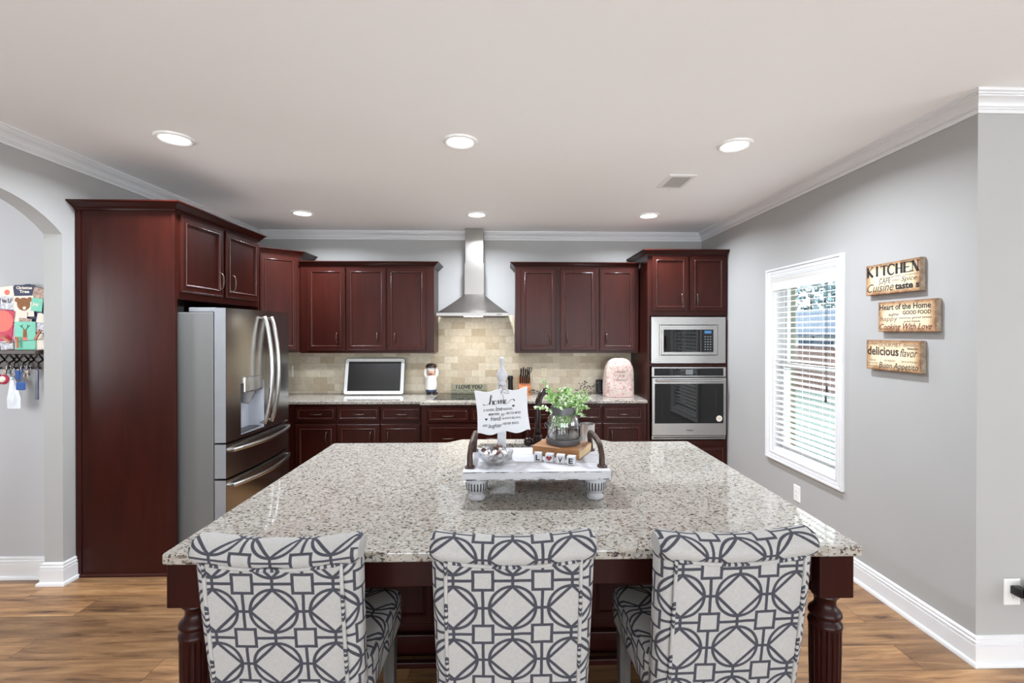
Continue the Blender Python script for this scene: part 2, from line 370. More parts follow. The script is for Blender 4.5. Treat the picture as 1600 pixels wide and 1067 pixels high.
# ------------------------------------------------------------------ mesh helpers
def basis(o, u, v, w):
    return Matrix(((u[0], v[0], w[0], o[0]), (u[1], v[1], w[1], o[1]), (u[2], v[2], w[2], o[2]), (0, 0, 0, 1)))
def facing_front(x, y, z): return basis((x, y, z), (1, 0, 0), (0, 0, 1), (0, -1, 0))     # seen looking along +y
def facing_right(x, y, z): return basis((x, y, z), (0, 1, 0), (0, 0, 1), (1, 0, 0))      # on the left wall, faces +x
def facing_left(x, y, z): return basis((x, y, z), (0, -1, 0), (0, 0, 1), (-1, 0, 0))     # on the right wall, faces -x
class MB:
    def __init__(s, M=None):
        s.v, s.f, s.uv, s.M = [], [], {}, M or Matrix.Identity(4)
    def add(s, verts, faces, uvs=None):
        k = len(s.v)
        s.v += [s.M @ Vector(p) for p in verts]
        for i, f in enumerate(faces):
            s.f.append(tuple(k + j for j in f))
            if uvs: s.uv[len(s.f) - 1] = [uvs[j] for j in f]
        return s
    def box(s, x0, x1, y0, y1, z0, z1):
        V = [(x0, y0, z0), (x1, y0, z0), (x1, y1, z0), (x0, y1, z0), (x0, y0, z1), (x1, y0, z1), (x1, y1, z1), (x0, y1, z1)]
        return s.add(V, [(0, 3, 2, 1), (4, 5, 6, 7), (0, 1, 5, 4), (1, 2, 6, 5), (2, 3, 7, 6), (3, 0, 4, 7)])
    def prism(s, poly, d0, d1, axis=1):
        """polygon of 2-D points pushed along an axis: 0 (y,z) 1 (x,z) 2 (x,y)"""
        n = len(poly)
        def P(p, d): return (d, p[0], p[1]) if axis == 0 else (p[0], d, p[1]) if axis == 1 else (p[0], p[1], d)
        V = [P(p, d0) for p in poly] + [P(p, d1) for p in poly]
        F = [tuple(range(n)), tuple(range(2 * n - 1, n - 1, -1))]
        F += [(i, i + n, (i + 1) % n + n, (i + 1) % n) for i in range(n)]
        return s.add(V, F)
    def lathe(s, prof, c=(0, 0, 0), seg=32, mod=None, cap=True, axis='z'):
        V, F = [], []
        n = len(prof)
        for k in range(seg):
            a = 2 * PI * k / seg
            for i, (r, z) in enumerate(prof):
                q = r * (mod(a, z, i) if mod else 1)
                p = (q * math.cos(a), q * math.sin(a), z)
                if axis == 'x': p = (p[2], p[0], p[1])
                if axis == 'y': p = (p[0], p[2], p[1])
                V.append((c[0] + p[0], c[1] + p[1], c[2] + p[2]))
        for k in range(seg):
            j = (k + 1) % seg
            for i in range(n - 1):
                F.append((k * n + i, j * n + i, j * n + i + 1, k * n + i + 1))
        if cap:
            if prof[0][0] > 1e-5: F.append(tuple(k * n for k in range(seg))[::-1])
            if prof[-1][0] > 1e-5: F.append(tuple(k * n + n - 1 for k in range(seg)))
        return s.add(V, F)
    def tube(s, pts, r, seg=10, uvscale=None):
        pts = [Vector(p) for p in pts]; n = len(pts)
        rad = [r] * n if isinstance(r, (int, float)) else list(r)
        V, F, U = [], [], []
        ref = None; arc = 0
        for i, p in enumerate(pts):
            t = (pts[min(i + 1, n - 1)] - pts[max(i - 1, 0)]).normalized()
            if ref is None:
                ref = Vector((0, 0, 1)) if abs(t.z) < 0.9 else Vector((0, 1, 0))
            a = (ref - t * ref.dot(t)).normalized(); ref = a
            b = t.cross(a)
            if i: arc += (p - pts[i - 1]).length
            for k in range(seg):
                q = 2 * PI * k / seg
                V.append(p + (a * math.cos(q) + b * math.sin(q)) * rad[i])
                U.append((rad[i] * (k if k <= seg / 2 else seg - k) / seg * 6, arc))
        for i in range(n - 1):
            for k in range(seg):
                j = (k + 1) % seg
                F.append((i * seg + k, i * seg + j, (i + 1) * seg + j, (i + 1) * seg + k))
        F += [tuple(range(seg))[::-1], tuple((n - 1) * seg + k for k in range(seg))]
        return s.add(V, F, U)
    def grid(s, fn, nu, nv, uvf=None, wrap=False):
        V, F, U = [], [], []
        for i in range(nu + 1):
            for j in range(nv + 1):
                V.append(fn(i / nu, j / nv)); U.append(uvf(i / nu, j / nv) if uvf else (i / nu, j / nv))
        for i in range(nu):
            for j in range(nv):
                F.append((i * (nv + 1) + j, (i + 1) * (nv + 1) + j, (i + 1) * (nv + 1) + j + 1, i * (nv + 1) + j + 1))
        return s.add(V, F, U)
    def ball(s, c, r, seg=16, sx=1, sy=1, sz=1):
        rows = max(6, seg // 2)
        V, F = [], []
        for i in range(rows + 1):
            p = PI * i / rows
            for k in range(seg):
                a = 2 * PI * k / seg
                V.append((c[0] + r * sx * math.sin(p) * math.cos(a), c[1] + r * sy * math.sin(p) * math.sin(a), c[2] + r * sz * math.cos(p)))
        for i in range(rows):
            for k in range(seg):
                j = (k + 1) % seg
                F.append((i * seg + k, (i + 1) * seg + k, (i + 1) * seg + j, i * seg + j))
        return s.add(V, F)
    def rings(s, x0, x1, z0, z1, prof, back):
        """raised panel: nested rectangles, each (inset, depth); back closes it at depth 'back'"""
        V, F = [], []
        P = [(0, back)] + list(prof)
        for d, w in P:
            V += [(x0 + d, z0 + d, w), (x1 - d, z0 + d, w), (x1 - d, z1 - d, w), (x0 + d, z1 - d, w)]
        for i in range(len(P) - 1):
            for k in range(4):
                j = (k + 1) % 4
                F.append((i * 4 + k, i * 4 + j, i * 4 + 4 + j, i * 4 + 4 + k))
        n = (len(P) - 1) * 4
        F += [(n, n + 1, n + 2, n + 3), (3, 2, 1, 0)]
        return s.add(V, F)
    def sweep(s, path, prof, side=1, closed=False, only=None):
        """profile (out, z) swept along a plan polyline with mitred corners; side=1 puts 'out' to the right of the path"""
        n = len(path); P = [Vector(p) for p in path]
        def nrm(a, b):
            d = (b - a).normalized(); return Vector((d.y, -d.x)) * side
        def off(i):
            if not closed and i == 0: return nrm(P[0], P[1])
            if not closed and i == n - 1: return nrm(P[-2], P[-1])
            a, b = nrm(P[i - 1], P[i]), nrm(P[i], P[(i + 1) % n])
            return (a + b) / (1 + a.dot(b))
        m = len(prof)
        segs = range(n if closed else n - 1) if only is None else only
        for i in segs:
            V = []
            for q in (i, (i + 1) % n):
                o = off(q)
                V += [(P[q].x + o.x * d, P[q].y + o.y * d, z) for d, z in prof]
            F = [(k, k + 1, m + k + 1, m + k) for k in range(m - 1)] + [(m - 1, 0, m, 2 * m - 1)]
            F += [tuple(range(m))[::-1], tuple(range(m, 2 * m))]
            s.add(V, F)
        return s
ORG = {}
def label(o, lab=None, cat=None, group=None, kind=None):
    if lab: o['label'] = lab
    if cat: o['category'] = cat
    if group: o['group'] = group
    if kind: o['kind'] = kind
    return o
def thing(name, loc, lab, cat, group=None, rz=0.0):
    o = bpy.data.objects.new(name, None); COL.objects.link(o)
    o.empty_display_size = 0.05
    o.location = loc; o.rotation_euler = (0, 0, rz)
    ORG[o.name] = Vector(loc)
    return label(o, lab, cat, group)
def build(name, mb, mat, parent=None, smooth=None, bevel=0.0, local=False, seg=2, lab=None, recalc=True):
    """one mesh object; vertices are given in world metres (or in the parent's own frame when local)"""
    me = bpy.data.meshes.new(name)
    org = Vector((0, 0, 0)) if (parent is None or local) else ORG[parent.name]
    me.from_pydata([tuple(p - org) for p in mb.v], [], mb.f)
    if mb.uv:
        ul = me.uv_layers.new(name='UVMap')
        for pi, us in mb.uv.items():
            for li, u in zip(me.polygons[pi].loop_indices, us): ul.data[li].uv = u
    if recalc:
        bm = bmesh.new(); bm.from_mesh(me)
        bmesh.ops.recalc_face_normals(bm, faces=bm.faces); bm.to_mesh(me); bm.free()
    mt = MT[mat] if isinstance(mat, str) else mat
    me.materials.append(mt)
    me.update()
    o = bpy.data.objects.new(name, me); COL.objects.link(o)
    if parent is not None:
        o.parent = parent; ORG[o.name] = org
    else:
        ORG[o.name] = Vector((0, 0, 0))
    if smooth:
        for p in me.polygons: p.use_smooth = True
        if smooth is not True:
            me.set_sharp_from_angle(angle=math.radians(smooth))
    if bevel:
        b = o.modifiers.new('edge', 'BEVEL'); b.width = bevel; b.segments = seg; b.limit_method = 'ANGLE'; b.angle_limit = math.radians(40)
        b.harden_normals = False
    if lab: o['label'] = lab
    return o
def struct(name, mb, mat, **k):
    return label(build(name, mb, mat, **k), kind='structure')
def copy_thing(o, loc=None, rz=None):
    c = o.copy(); COL.objects.link(c)
    ORG[c.name] = ORG[o.name].copy()
    for ch in list(o.children):
        d = ch.copy(); COL.objects.link(d); d.parent = c
        for g in list(ch.children):
            e = g.copy(); COL.objects.link(e); e.parent = d
    if loc is not None: c.location = loc
    if rz is not None: c.rotation_euler = (0, 0, rz)
    return c
def letters(mb, text, x, y, size, w=None, h=None, shear=0.0, bold=0.0, z=0.0006, space=1.0, rot=0.0, wave=None):
    """flat lettering added to mb in the plane of mb.M; x,y is the left end of the baseline; w and h fix the inked width and height"""
    cu = bpy.data.curves.new('lettering', 'FONT'); cu.body = text; cu.size = size; cu.shear = shear
    cu.offset = bold; cu.space_character = space; cu.resolution_u = 3; cu.extrude = 0.0
    ob = bpy.data.objects.new('lettering', cu); COL.objects.link(ob)
    dg = bpy.context.evaluated_depsgraph_get(); dg.update()
    me = bpy.data.meshes.new_from_object(ob.evaluated_get(dg))
    vs = [v.co.copy() for v in me.vertices]
    if vs:
        x0, x1 = min(v.x for v in vs), max(v.x for v in vs)
        y0, y1 = min(v.y for v in vs), max(v.y for v in vs)
        fx = (w / (x1 - x0)) if w else 1.0
        fy = (h / (y1 - y0)) if h else (fx if w else 1.0)
        c, s_ = math.cos(rot), math.sin(rot)
        V = []
        for v in vs:
            px, py = (v.x - x0) * fx, v.y * fy
            if wave: py += wave * math.sin(px / (w or 0.1) * PI * 2)
            V.append((x + px * c - py * s_, y + px * s_ + py * c, z))
        mb.add(V, [tuple(p.vertices) for p in me.polygons])
    bpy.data.objects.remove(ob); bpy.data.curves.remove(cu); bpy.data.meshes.remove(me)
def stroke(mb, pts, r0, r1=None, z=0.0008, n=8, thick=0.0):
    """a pen stroke: smooth line through pts in the plane of mb.M, as a flat ribbon whose width swells on the way down"""
    P = [Vector((p[0], p[1])) for p in pts]; Q = []
    for i in range(len(P) - 1):
        a, b_, c, d = P[max(i - 1, 0)], P[i], P[i + 1], P[min(i + 2, len(P) - 1)]
        for k in range(n):
            t = k / n
            Q.append(0.5 * ((2 * b_) + (c - a) * t + (2 * a - 5 * b_ + 4 * c - d) * t * t + (-a + 3 * b_ - 3 * c + d) * t ** 3))
    Q.append(P[-1])
    V, F = [], []
    for i, q in enumerate(Q):
        t = (Q[min(i + 1, len(Q) - 1)] - Q[max(i - 1, 0)])
        t = t.normalized() if t.length else Vector((1, 0))
        nr = Vector((-t.y, t.x))
        down = max(0.0, -t.y)
        w = r0 + ((r1 or r0) - r0) * down
        V += [(q.x + nr.x * w, q.y + nr.y * w, z), (q.x - nr.x * w, q.y - nr.y * w, z)]
        if i: F.append((2 * i - 2, 2 * i - 1, 2 * i + 1, 2 * i))
    mb.add(V, F)
def heart(mb, x, y, s, z=0.0008, rot=0.0):
    V = []
    for k in range(28):
        a = 2 * PI * k / 28
        hx, hy = 16 * math.sin(a) ** 3 / 17, (13 * math.cos(a) - 5 * math.cos(2 * a) - 2 * math.cos(3 * a) - math.cos(4 * a)) / 17
        c, q = math.cos(rot), math.sin(rot)
        V.append((x + s * (hx * c - hy * q), y + s * (hx * q + hy * c), z))
    mb.add(V, [tuple(range(28))[::-1]])
# ------------------------------------------------------------------ room shell
HALL_X, RET_Y, REAR_Y, EAST_X = -2.925, 2.192, -3.5, 5.9
struct('floor', MB().box(-6.5, EAST_X + 0.1, REAR_Y - 0.1, D + 0.15, -0.08, 0), 'floor')
struct('ceiling', MB().box(-6.5, EAST_X + 0.1, REAR_Y - 0.1, D + 0.15, H, H + 0.1), 'ceiling')
struct('wall_back', MB().box(XL - 0.12, XR + 0.12, D, D + 0.12, 0, H), 'wall')
AY0, AY1, AZ, ACY, ACZ, AR = 2.075, 3.045, 2.222, 2.56, 1.705, 0.709
arc = []
a0, a1 = math.atan2(AZ - ACZ, AY0 - ACY), math.atan2(AZ - ACZ, AY1 - ACY)
for k in range(25):
    a = a0 + (a1 - a0) * k / 24
    arc.append((ACY + AR * math.cos(a), ACZ + AR * math.sin(a)))
struct('wall_left', MB().prism([(REAR_Y, 0), (AY0, 0)] + arc + [(AY1, 0), (D, 0), (D, H), (REAR_Y, H)], HALL_X, XL, 0), 'wall')
struct('wall_hall', MB().box(-6.4, HALL_X, 3.13, 3.25, 0, H), 'hallwall')
struct('wall_hall_end', MB().box(-6.5, -6.4, REAR_Y, 3.25, 0, H), 'hallwall')
# right wall with the window opening
WY0, WY1, WZ0, WZ1 = 3.145, 3.92, 0.605, 2.065
T = 0.125
w = MB()
w.box(XR, XR + T, RET_Y, WY0, 0, H); w.box(XR, XR + T, WY1, D, 0, H)
w.box(XR, XR + T, WY0, WY1, 0, WZ0); w.box(XR, XR + T, WY0, WY1, WZ1, H)
struct('wall_right', w, 'wall')
struct('wall_dining', MB().box(XR + T, EAST_X, RET_Y, RET_Y + T, 0, H), 'wall')
def holed(x0, x1, z0, z1, holes, M):
    m = MB(M); xs = x0
    for a, b_, c, d in holes:
        m.box(xs, a, 0, 0.1, z0, z1); m.box(a, b_, 0, 0.1, z0, c); m.box(a, b_, 0, 0.1, d, z1); xs = b_
    m.box(xs, x1, 0, 0.1, z0, z1)
    return m
struct('wall_rear', holed(-6.4, EAST_X, 0, H, [(-2.2, -0.6, 0.15, 2.3), (-0.2, 1.4, 0.15, 2.3), (1.8, 3.4, 0.15, 2.3)], Matrix.Translation((0, REAR_Y - 0.1, 0))), 'wall')
struct('wall_east', holed(-RET_Y, -REAR_Y, 0, H, [(-1.1, 0.3, 0.6, 2.2), (0.7, 2.1, 0.6, 2.2)],
       Matrix.Translation((EAST_X, 0, 0)) @ Matrix.Rotation(-PI / 2, 4, 'Z')), 'wall')
# crown moulding, wall by wall, mitred at the corners
CROWN = [(0, H - 0.092), (0.012, H - 0.092), (0.013, H - 0.078), (0.019, H - 0.074), (0.014, H - 0.070), (0.014, H - 0.066), (0.021, H - 0.064), (0.023, H - 0.056), (0.029, H - 0.047), (0.038, H - 0.038), (0.048, H - 0.032),
         (0.053, H - 0.030), (0.053, H - 0.024), (0.060, H - 0.022), (0.060, H - 0.014), (0.069, H - 0.012), (0.071, H - 0.008), (0.072, H), (0, H)]
CP = [(XL, REAR_Y), (XL, D), (XR, D), (XR, RET_Y), (EAST_X, RET_Y)]
for k in range(4):
    struct('trim_%d' % (k + 1), MB().sweep(CP, CROWN, 1, only=[k]), 'trim', smooth=35)
BASE = [(0, 0), (0.030, 0), (0.030, 0.010), (0.026, 0.018), (0.017, 0.022), (0.016, 0.097), (0.010, 0.100), (0.010, 0.103), (0.015, 0.106), (0.0145, 0.116), (0.009, 0.120), (0.009, 0.124), (0.0115, 0.128), (0.010, 0.135), (0.004, 0.140), (0, 0.141)]
# the right wall's board stops at the tall cabinet's front
struct('baseboard_right', MB().sweep([(XR, 4.71), (XR, RET_Y), (EAST_X, RET_Y)], BASE, 1, only=[0]), 'trim', smooth=35)
struct('baseboard_dining', MB().sweep([(XR, 4.71), (XR, RET_Y), (EAST_X, RET_Y)], BASE, 1, only=[1]), 'trim', smooth=35)
HP = [(-6.4, 3.13), (HALL_X, 3.13), (HALL_X, AY1), (XL, AY1), (XL, 3.13)]
struct('baseboard_hall', MB().sweep(HP, BASE, 1, only=[0]), 'trim', smooth=35)
struct('baseboard_left', MB().sweep(HP, BASE, 1, only=[1, 2, 3]), 'trim', smooth=35)
struct('baseboard_arch', MB().sweep([(HALL_X, REAR_Y), (HALL_X, AY0), (XL, AY0), (XL, REAR_Y)], BASE, -1, only=[1, 2]), 'trim', smooth=35)
# tile on the back wall
TB = 0.012
t = MB()
t.box(XL, -0.77, D - TB, D, 0.914, 1.383); t.box(-0.77, 0.1, D - TB, D, 0.914, 1.80); t.box(0.1, 1.44, D - TB, D, 0.914, 1.383)
struct('wall_back_tile_surface', t, 'travertine')

# ------------------------------------------------------------------ kitchen window
CAS = [(0, 0), (0, 0.014), (0.004, 0.024), (0.015, 0.026), (0.019, 0.024), (0.021, 0.016), (0.024, 0.016), (0.028, 0.019), (0.046, 0.015), (0.049, 0.010), (0.052, 0.010), (0.056, 0.016), (0.066, 0.016), (0.071, 0.010), (0.078, 0.008), (0.078, 0)]
Mw = facing_left(XR, 0, 0)          # u = -y
o_ = 0.073
def frame_sweep(m, u0, u1, v0, v1, prof):
    """profile (inset, depth) run round a rectangle with mitred corners"""
    V, F, n = [], [], len(prof)
    for d, q in prof:
        V += [(u0 + d, v0 + d, q), (u1 - d, v0 + d, q), (u1 - d, v1 - d, q), (u0 + d, v1 - d, q)]
    for i in range(n - 1):
        for k in range(4):
            j = (k + 1) % 4
            F.append((i * 4 + k, i * 4 + j, i * 4 + 4 + j, i * 4 + 4 + k))
    m.add(V, F)
wc = MB(Mw); frame_sweep(wc, -WY1 - o_, -WY0 + o_, WZ0 - o_, WZ1 + o_, CAS)
win = struct('window_1', wc, 'trim', smooth=35)
jl = MB()
for a, b_, c, d in ((WY0, WY0 + 0.012, WZ0, WZ1), (WY1 - 0.012, WY1, WZ0, WZ1), (WY0, WY1, WZ0, WZ0 + 0.012), (WY0, WY1, WZ1 - 0.012, WZ1)):
    jl.box(XR + 0.001, XR + T + 0.02, a, b_, c, d)
build('jamb', jl, 'trim', win)
MID = 1.33
def sash(name, x0, x1, z0, z1):
    m = MB()
    y0, y1, q = WY0 + 0.012, WY1 - 0.012, 0.04
    m.box(x0, x1, y0, y0 + q, z0, z1); m.box(x0, x1, y1 - q, y1, z0, z1)
    m.box(x0, x1, y0 + q, y1 - q, z0, z0 + q); m.box(x0, x1, y0 + q, y1 - q, z1 - q, z1)
    s = build(name, m, 'trim', win, bevel=0.003)
    build('pane', MB().box((x0 + x1) / 2 - 0.002, (x0 + x1) / 2 + 0.002, y0 + q - 0.004, y1 - q + 0.004, z0 + q - 0.004, z1 - q + 0.004), 'pane', s)
sash('upper_sash', XR + 0.094, XR + 0.118, MID - 0.02, WZ1 - 0.012)
sash('lower_sash', XR + 0.068, XR + 0.092, WZ0 + 0.012, MID + 0.02)
# blind
bl = thing('window_blind', (XR + 0.04, 3.53, WZ0 + 0.02), 'white horizontal slat blind lowered inside the kitchen window', 'blind')
hb = MB()
VAL = [(-0.008, 1.955), (-0.012, 1.957), (-0.014, 1.975), (-0.009, 1.985), (-0.018, 2.02), (-0.03, 2.045), (-0.032, 2.052), (0.0, 2.052)]
hb.prism([(XR + 0.006 + d, z) for d, z in VAL], WY0 + 0.014, WY1 - 0.014, 1)
hb.box(XR + 0.010, XR + 0.062, WY0 + 0.014, WY1 - 0.014, 2.0, 2.05)
build('valance', hb, 'white_plastic', bl)
sl = MB(); nsl = 30
for k in range(nsl):
    z = 1.945 - k * 0.0435
    tilt = 0.17
    V = []
    for i in range(5):
        s_ = (i / 4 - 0.5) * 0.050
        cr = 0.0022 * (1 - (i / 2 - 1) ** 2)
        V.append((XR + 0.036 + s_ * math.cos(tilt), z + s_ * math.sin(tilt) + cr))
    poly = V + [(x, z_ - 0.0028) for x, z_ in reversed(V)]
    sl.prism(poly, WY0 + 0.017, WY1 - 0.017, 1)
build('slats', sl, 'white_plastic', bl)
build('bottom_rail', MB().box(XR + 0.012, XR + 0.060, WY0 + 0.017, WY1 - 0.017, WZ0 + 0.013, WZ0 + 0.033), 'white_plastic', bl, bevel=0.003)
for y in (3.30, 3.53, 3.77):
    build('ladder_cord', MB().tube([(XR + 0.0095, y, 1.99), (XR + 0.0095, y, WZ0 + 0.03)], 0.0012, 6).tube([(XR + 0.063, y, 1.99), (XR + 0.063, y, WZ0 + 0.03)], 0.0012, 6), 'white_plastic', bl)
pc = build('pull_cord', MB().tube([(XR + 0.004, 3.25, 1.96), (XR + 0.004, 3.25, 1.21)], 0.0016, 6).tube([(XR + 0.004, 3.262, 1.96), (XR + 0.004, 3.262, 1.15)], 0.0016, 6), 'dark_rubber', bl)
for y, z in ((3.25, 1.19), (3.262, 1.115)):
    build('tassel', MB().lathe([(0.002, 0.045), (0.006, 0.04), (0.008, 0.005), (0.005, 0)], (XR + 0.004, y, z - 0.01), 10), 'dark_rubber', pc, smooth=True)

# ------------------------------------------------------------------ outside the window
MT['lawn'] = plain('pale lawn', srgb(66, 82, 76), 0.9, var=0.25, scale=6)
MT['fence_wood'] = plain('reddish brown fence boards', srgb(70, 46, 40), 0.8, var=0.25, scale=5, stretch=(6, 6, 1))
MT['siding'] = plain('cream porch paint', srgb(108, 112, 84), 0.6, var=0.03)
MT['roofing'] = plain('blue grey roof shingles', srgb(32, 52, 74), 0.8, var=0.2, scale=20)
MT['house_wall'] = plain('pale house siding', srgb(150, 156, 162), 0.7, var=0.04)
MT['hazy_leaf'] = plain('blue green tree leaves', srgb(68, 94, 100), 0.8, var=0.3, scale=2)
struct('ground', MB().grid(lambda u, v: (2.42 + 40 * u, 2.35 + 60 * v, -0.22 + 0.03 * math.sin(9 * v + 7 * u)), 26, 26), 'lawn', smooth=True)
fx = 9.0
fe = thing('garden_fence', (fx, 13.5, -0.2), 'low reddish board fence across the lawn outside the kitchen window', 'fence')
fb = MB()
for k in range(80):
    fb.box(fx, fx + 0.02, 7.5 + k * 0.15, 7.5 + k * 0.15 + 0.142, -0.14, 1.17 + 0.01 * (k % 3))
build('boards', fb, 'fence_wood', fe)
for k in range(6):
    build('post', MB().box(fx + 0.03, fx + 0.12, 7.7 + k * 2.3, 7.8 + k * 2.3, -0.25, 1.22), 'fence_wood', fe)
po = thing('porch_post', (3.32, 5.42, -0.2), 'cream painted porch post outside the left edge of the window', 'post')
build('shaft', MB().box(3.26, 3.38, 5.36, 5.48, -0.2, 2.9), 'siding', po, bevel=0.006)
build('base', MB().box(3.23, 3.41, 5.33, 5.51, -0.2, 0.1), 'siding', po, bevel=0.006)
build('bracket', MB().tube([(3.34, 5.36, 2.2), (3.36, 5.0, 2.62)], 0.02, 6), 'siding', po)
hs = thing('neighbour_house', (18, 25, -0.2), 'pale house with a long blue grey roof beyond the fence outside', 'house')
build('walls', MB().box(15, 22, 15, 36, -0.22, 1.52), 'house_wall', hs)
build('roof', MB().prism([(14.4, 1.45), (18.5, 2.75), (22.6, 1.45), (22.6, 1.6), (18.5, 2.95), (14.4, 1.6)], 14.5, 36.5, 1), 'roofing', hs)
build('window', MB().box(14.97, 15.0, 21, 23.5, 0.3, 1.2), 'roofing', hs)
pts = [(8.9, 7.8 + 0.5 * k, 1.58 - 0.10 * math.sin((k % 5) / 5 * PI)) for k in range(26)]
lt = thing('string_lights', (8.9, 13, 1.5), 'dark string of garden bulbs strung above the low fence outside', 'string lights')
build('cable', MB().tube(pts, 0.01, 6), 'black_plastic', lt)
for k in range(1, 25, 2):
    build('bulb', MB().lathe([(0.008, 0), (0.035, -0.03), (0.02, -0.10), (0.003, -0.12)], pts[k], 8), 'black_plastic', lt)
for k in range(2):
    build('pole', MB().tube([(8.9, (7.8, 20.3)[k], -0.2), (8.9, (7.8, 20.3)[k], 1.6)], 0.03, 8), 'black_plastic', lt)
def tree(x, y, z0, h, r, lab, seed):
    rng = random.Random(seed)
    t = thing('tree', (x, y, z0), lab, 'tree')
    build('trunk', MB().tube([(x, y, z0 - 0.05), (x + 0.1, y, z0 + h * 0.5), (x, y + 0.1, z0 + h * 0.85)], [0.16, 0.11, 0.04], 8), 'bark', t)
    m = MB()
    for k in range(420):
        a, b_, q = rng.uniform(0, 2 * PI), math.acos(rng.uniform(-1, 1)), r * rng.uniform(0.3, 1) ** 0.5
        c = Vector((x + q * math.sin(b_) * math.cos(a), y + q * math.sin(b_) * math.sin(a), z0 + h * 0.68 + 0.8 * q * math.cos(b_)))
        u = Vector((rng.uniform(-1, 1), rng.uniform(-1, 1), rng.uniform(-1, 1))).normalized() * 0.26
        v = Vector((rng.uniform(-1, 1), rng.uniform(-1, 1), rng.uniform(-1, 1))).normalized() * 0.26
        m.add([c - u, c - v, c + u, c + v], [(0, 1, 2, 3)])
    build('crown', m, 'hazy_leaf', t, recalc=False)
tree(25.5, 32.5, -0.25, 5.6, 3.0, 'blue green tree beyond the pale house, farthest right', 1)
tree(26, 39.2, -0.25, 6.4, 3.2, 'blue green tree beyond the pale house, the middle one', 2)
tree(26, 46.2, -0.25, 6, 3.2, 'blue green tree beyond the pale house, farthest left', 3)

# ------------------------------------------------------------------ things fixed to the ceiling and walls
def can_light(x, y, lab):
    t = thing('recessed_light', (x, y, H), lab, 'ceiling light', 'recessed lights in the kitchen ceiling')
    build('trim_ring', MB().lathe([(0.074, 0), (0.078, -0.010), (0.088, -0.014), (0.1, -0.009), (0.104, -0.001), (0.104, 0.0)], (x, y, H), 40, cap=False), 'white_plastic', t, smooth=40)
    build('diffuser', MB().lathe([(0, -0.004), (0.05, -0.004), (0.078, -0.007), (0.078, -0.001)], (x, y, H), 40, cap=False), 'lamp', t, smooth=True)
    l = bpy.data.lights.new('can_lamp', 'AREA'); l.shape = 'DISK'; l.size = 0.14; l.energy = CAN_POWER; l.spread = math.radians(158); l.color = CAN_COLOR
    o = bpy.data.objects.new('can_lamp', l); COL.objects.link(o); o.location = (0, 0, -0.02); o.parent = t
can_light(-1.95, 2.815, 'round recessed light in the ceiling above the tall fridge panel')
can_light(-0.272, 2.81, 'round recessed light in the ceiling centred above the island')
can_light(1.393, 2.815, 'round recessed light in the ceiling near the air vent, before the window wall')
can_light(-1.945, 4.54, 'round recessed light in the ceiling before the left wall cabinets')
can_light(-0.28, 4.54, 'round recessed light in the ceiling right in front of the range hood')
can_light(1.394, 4.53, 'round recessed light in the ceiling before the right wall cabinets')
vt = thing('air_vent', (1.286, 3.51, H), 'white louvred air vent in the ceiling beside the right recessed light', 'vent')
m = MB(); frame_sweep(m, 1.186, 1.388, 3.357, 3.667, [(0, H), (0.002, H - 0.006), (0.028, H - 0.010), (0.03, H - 0.002)])
build('frame', m, 'white_plastic', vt)
build('duct_shade', MB().box(1.214, 1.36, 3.385, 3.64, H - 0.0025, H - 0.001), 'dark_rubber', vt)  # flat dark sheet; the shade inside the duct is put into its colour
m = MB()
for k in range(13):
    x = 1.216 + k * 0.0115
    m.prism([(x, H - 0.003), (x + 0.003, H - 0.010), (x + 0.0042, H - 0.010), (x + 0.0014, H - 0.003)], 3.39, 3.635, 1)
build('louvres', m, 'white_plastic', vt)
build('lever', MB().box(1.285, 1.291, 3.662, 3.672, H - 0.02, H - 0.008), 'white_plastic', vt)
def outlet(M, lab, plate='white_plastic', slots=True, w=0.072, h=0.118):
    loc = M @ Vector((0, 0, 0))
    t = thing('wall_outlet', loc, lab, 'outlet')
    build('cover_plate', MB(M).rings(-w / 2, w / 2, -h / 2, h / 2, [(0, 0.002), (0.004, 0.006)], 0), plate, t, bevel=0.001)
    for s in ((-1, 1) if slots else ()):
        rc = build('receptacle', MB(M).prism([(0.0165 * math.cos(a) * 1.0, s * 0.0195 + 0.0145 * max(-0.86, min(0.86, math.sin(a)))) for a in [2 * PI * k / 24 for k in range(24)]], 0.006, 0.0075, 2), plate, t)
        q = MB(M)
        q.box(-0.0075, -0.0055, s * 0.0195, s * 0.0195 + 0.008, 0.0075, 0.0079); q.box(0.0055, 0.0075, s * 0.0195, s * 0.0195 + 0.008, 0.0075, 0.0079)
        q.box(-0.002, 0.002, s * 0.0195 - 0.009, s * 0.0195 - 0.005, 0.0075, 0.0079)
        build('slots', q, 'dark_rubber', rc)
    return t
outlet(facing_left(XR, 3.577, 0.35), 'white wall outlet below the kitchen window', h=0.125, w=0.08)
outlet(facing_front(2.447, RET_Y, 0.349), 'white wall outlet with a black plug-in device, low by the right edge', h=0.126, w=0.082)
outlet(facing_front(0.437, D - TB, 1.146), 'beige tile-coloured outlet on the backsplash right of the knife block', 'beige_plastic')
outlet(facing_front(-2.404, D - TB, 1.159), 'narrow white switch plate on the backsplash beside the fridge', slots=False, w=0.02, h=0.124)
t = thing('plug_in_air_freshener', (2.47, RET_Y - 0.06, 0.30), 'black cylindrical plug-in device in the low outlet at the right edge', 'plug-in device')
build('plug', MB(facing_front(2.445, RET_Y - 0.008, 0.366)).box(-0.014, 0.03, -0.02, 0.02, 0, 0.05), 'black_plastic', t, bevel=0.005)
build('body', MB().lathe([(0, 0), (0.038, 0), (0.042, 0.004), (0.042, 0.078), (0.039, 0.082)], (2.485, RET_Y - 0.075, 0.326), 28), 'black_plastic', t, smooth=40)
build('top_disc', MB().lathe([(0.038, 0.082), (0.036, 0.084), (0, 0.084)], (2.485, RET_Y - 0.075, 0.326), 28), 'white_plastic', t, smooth=40)

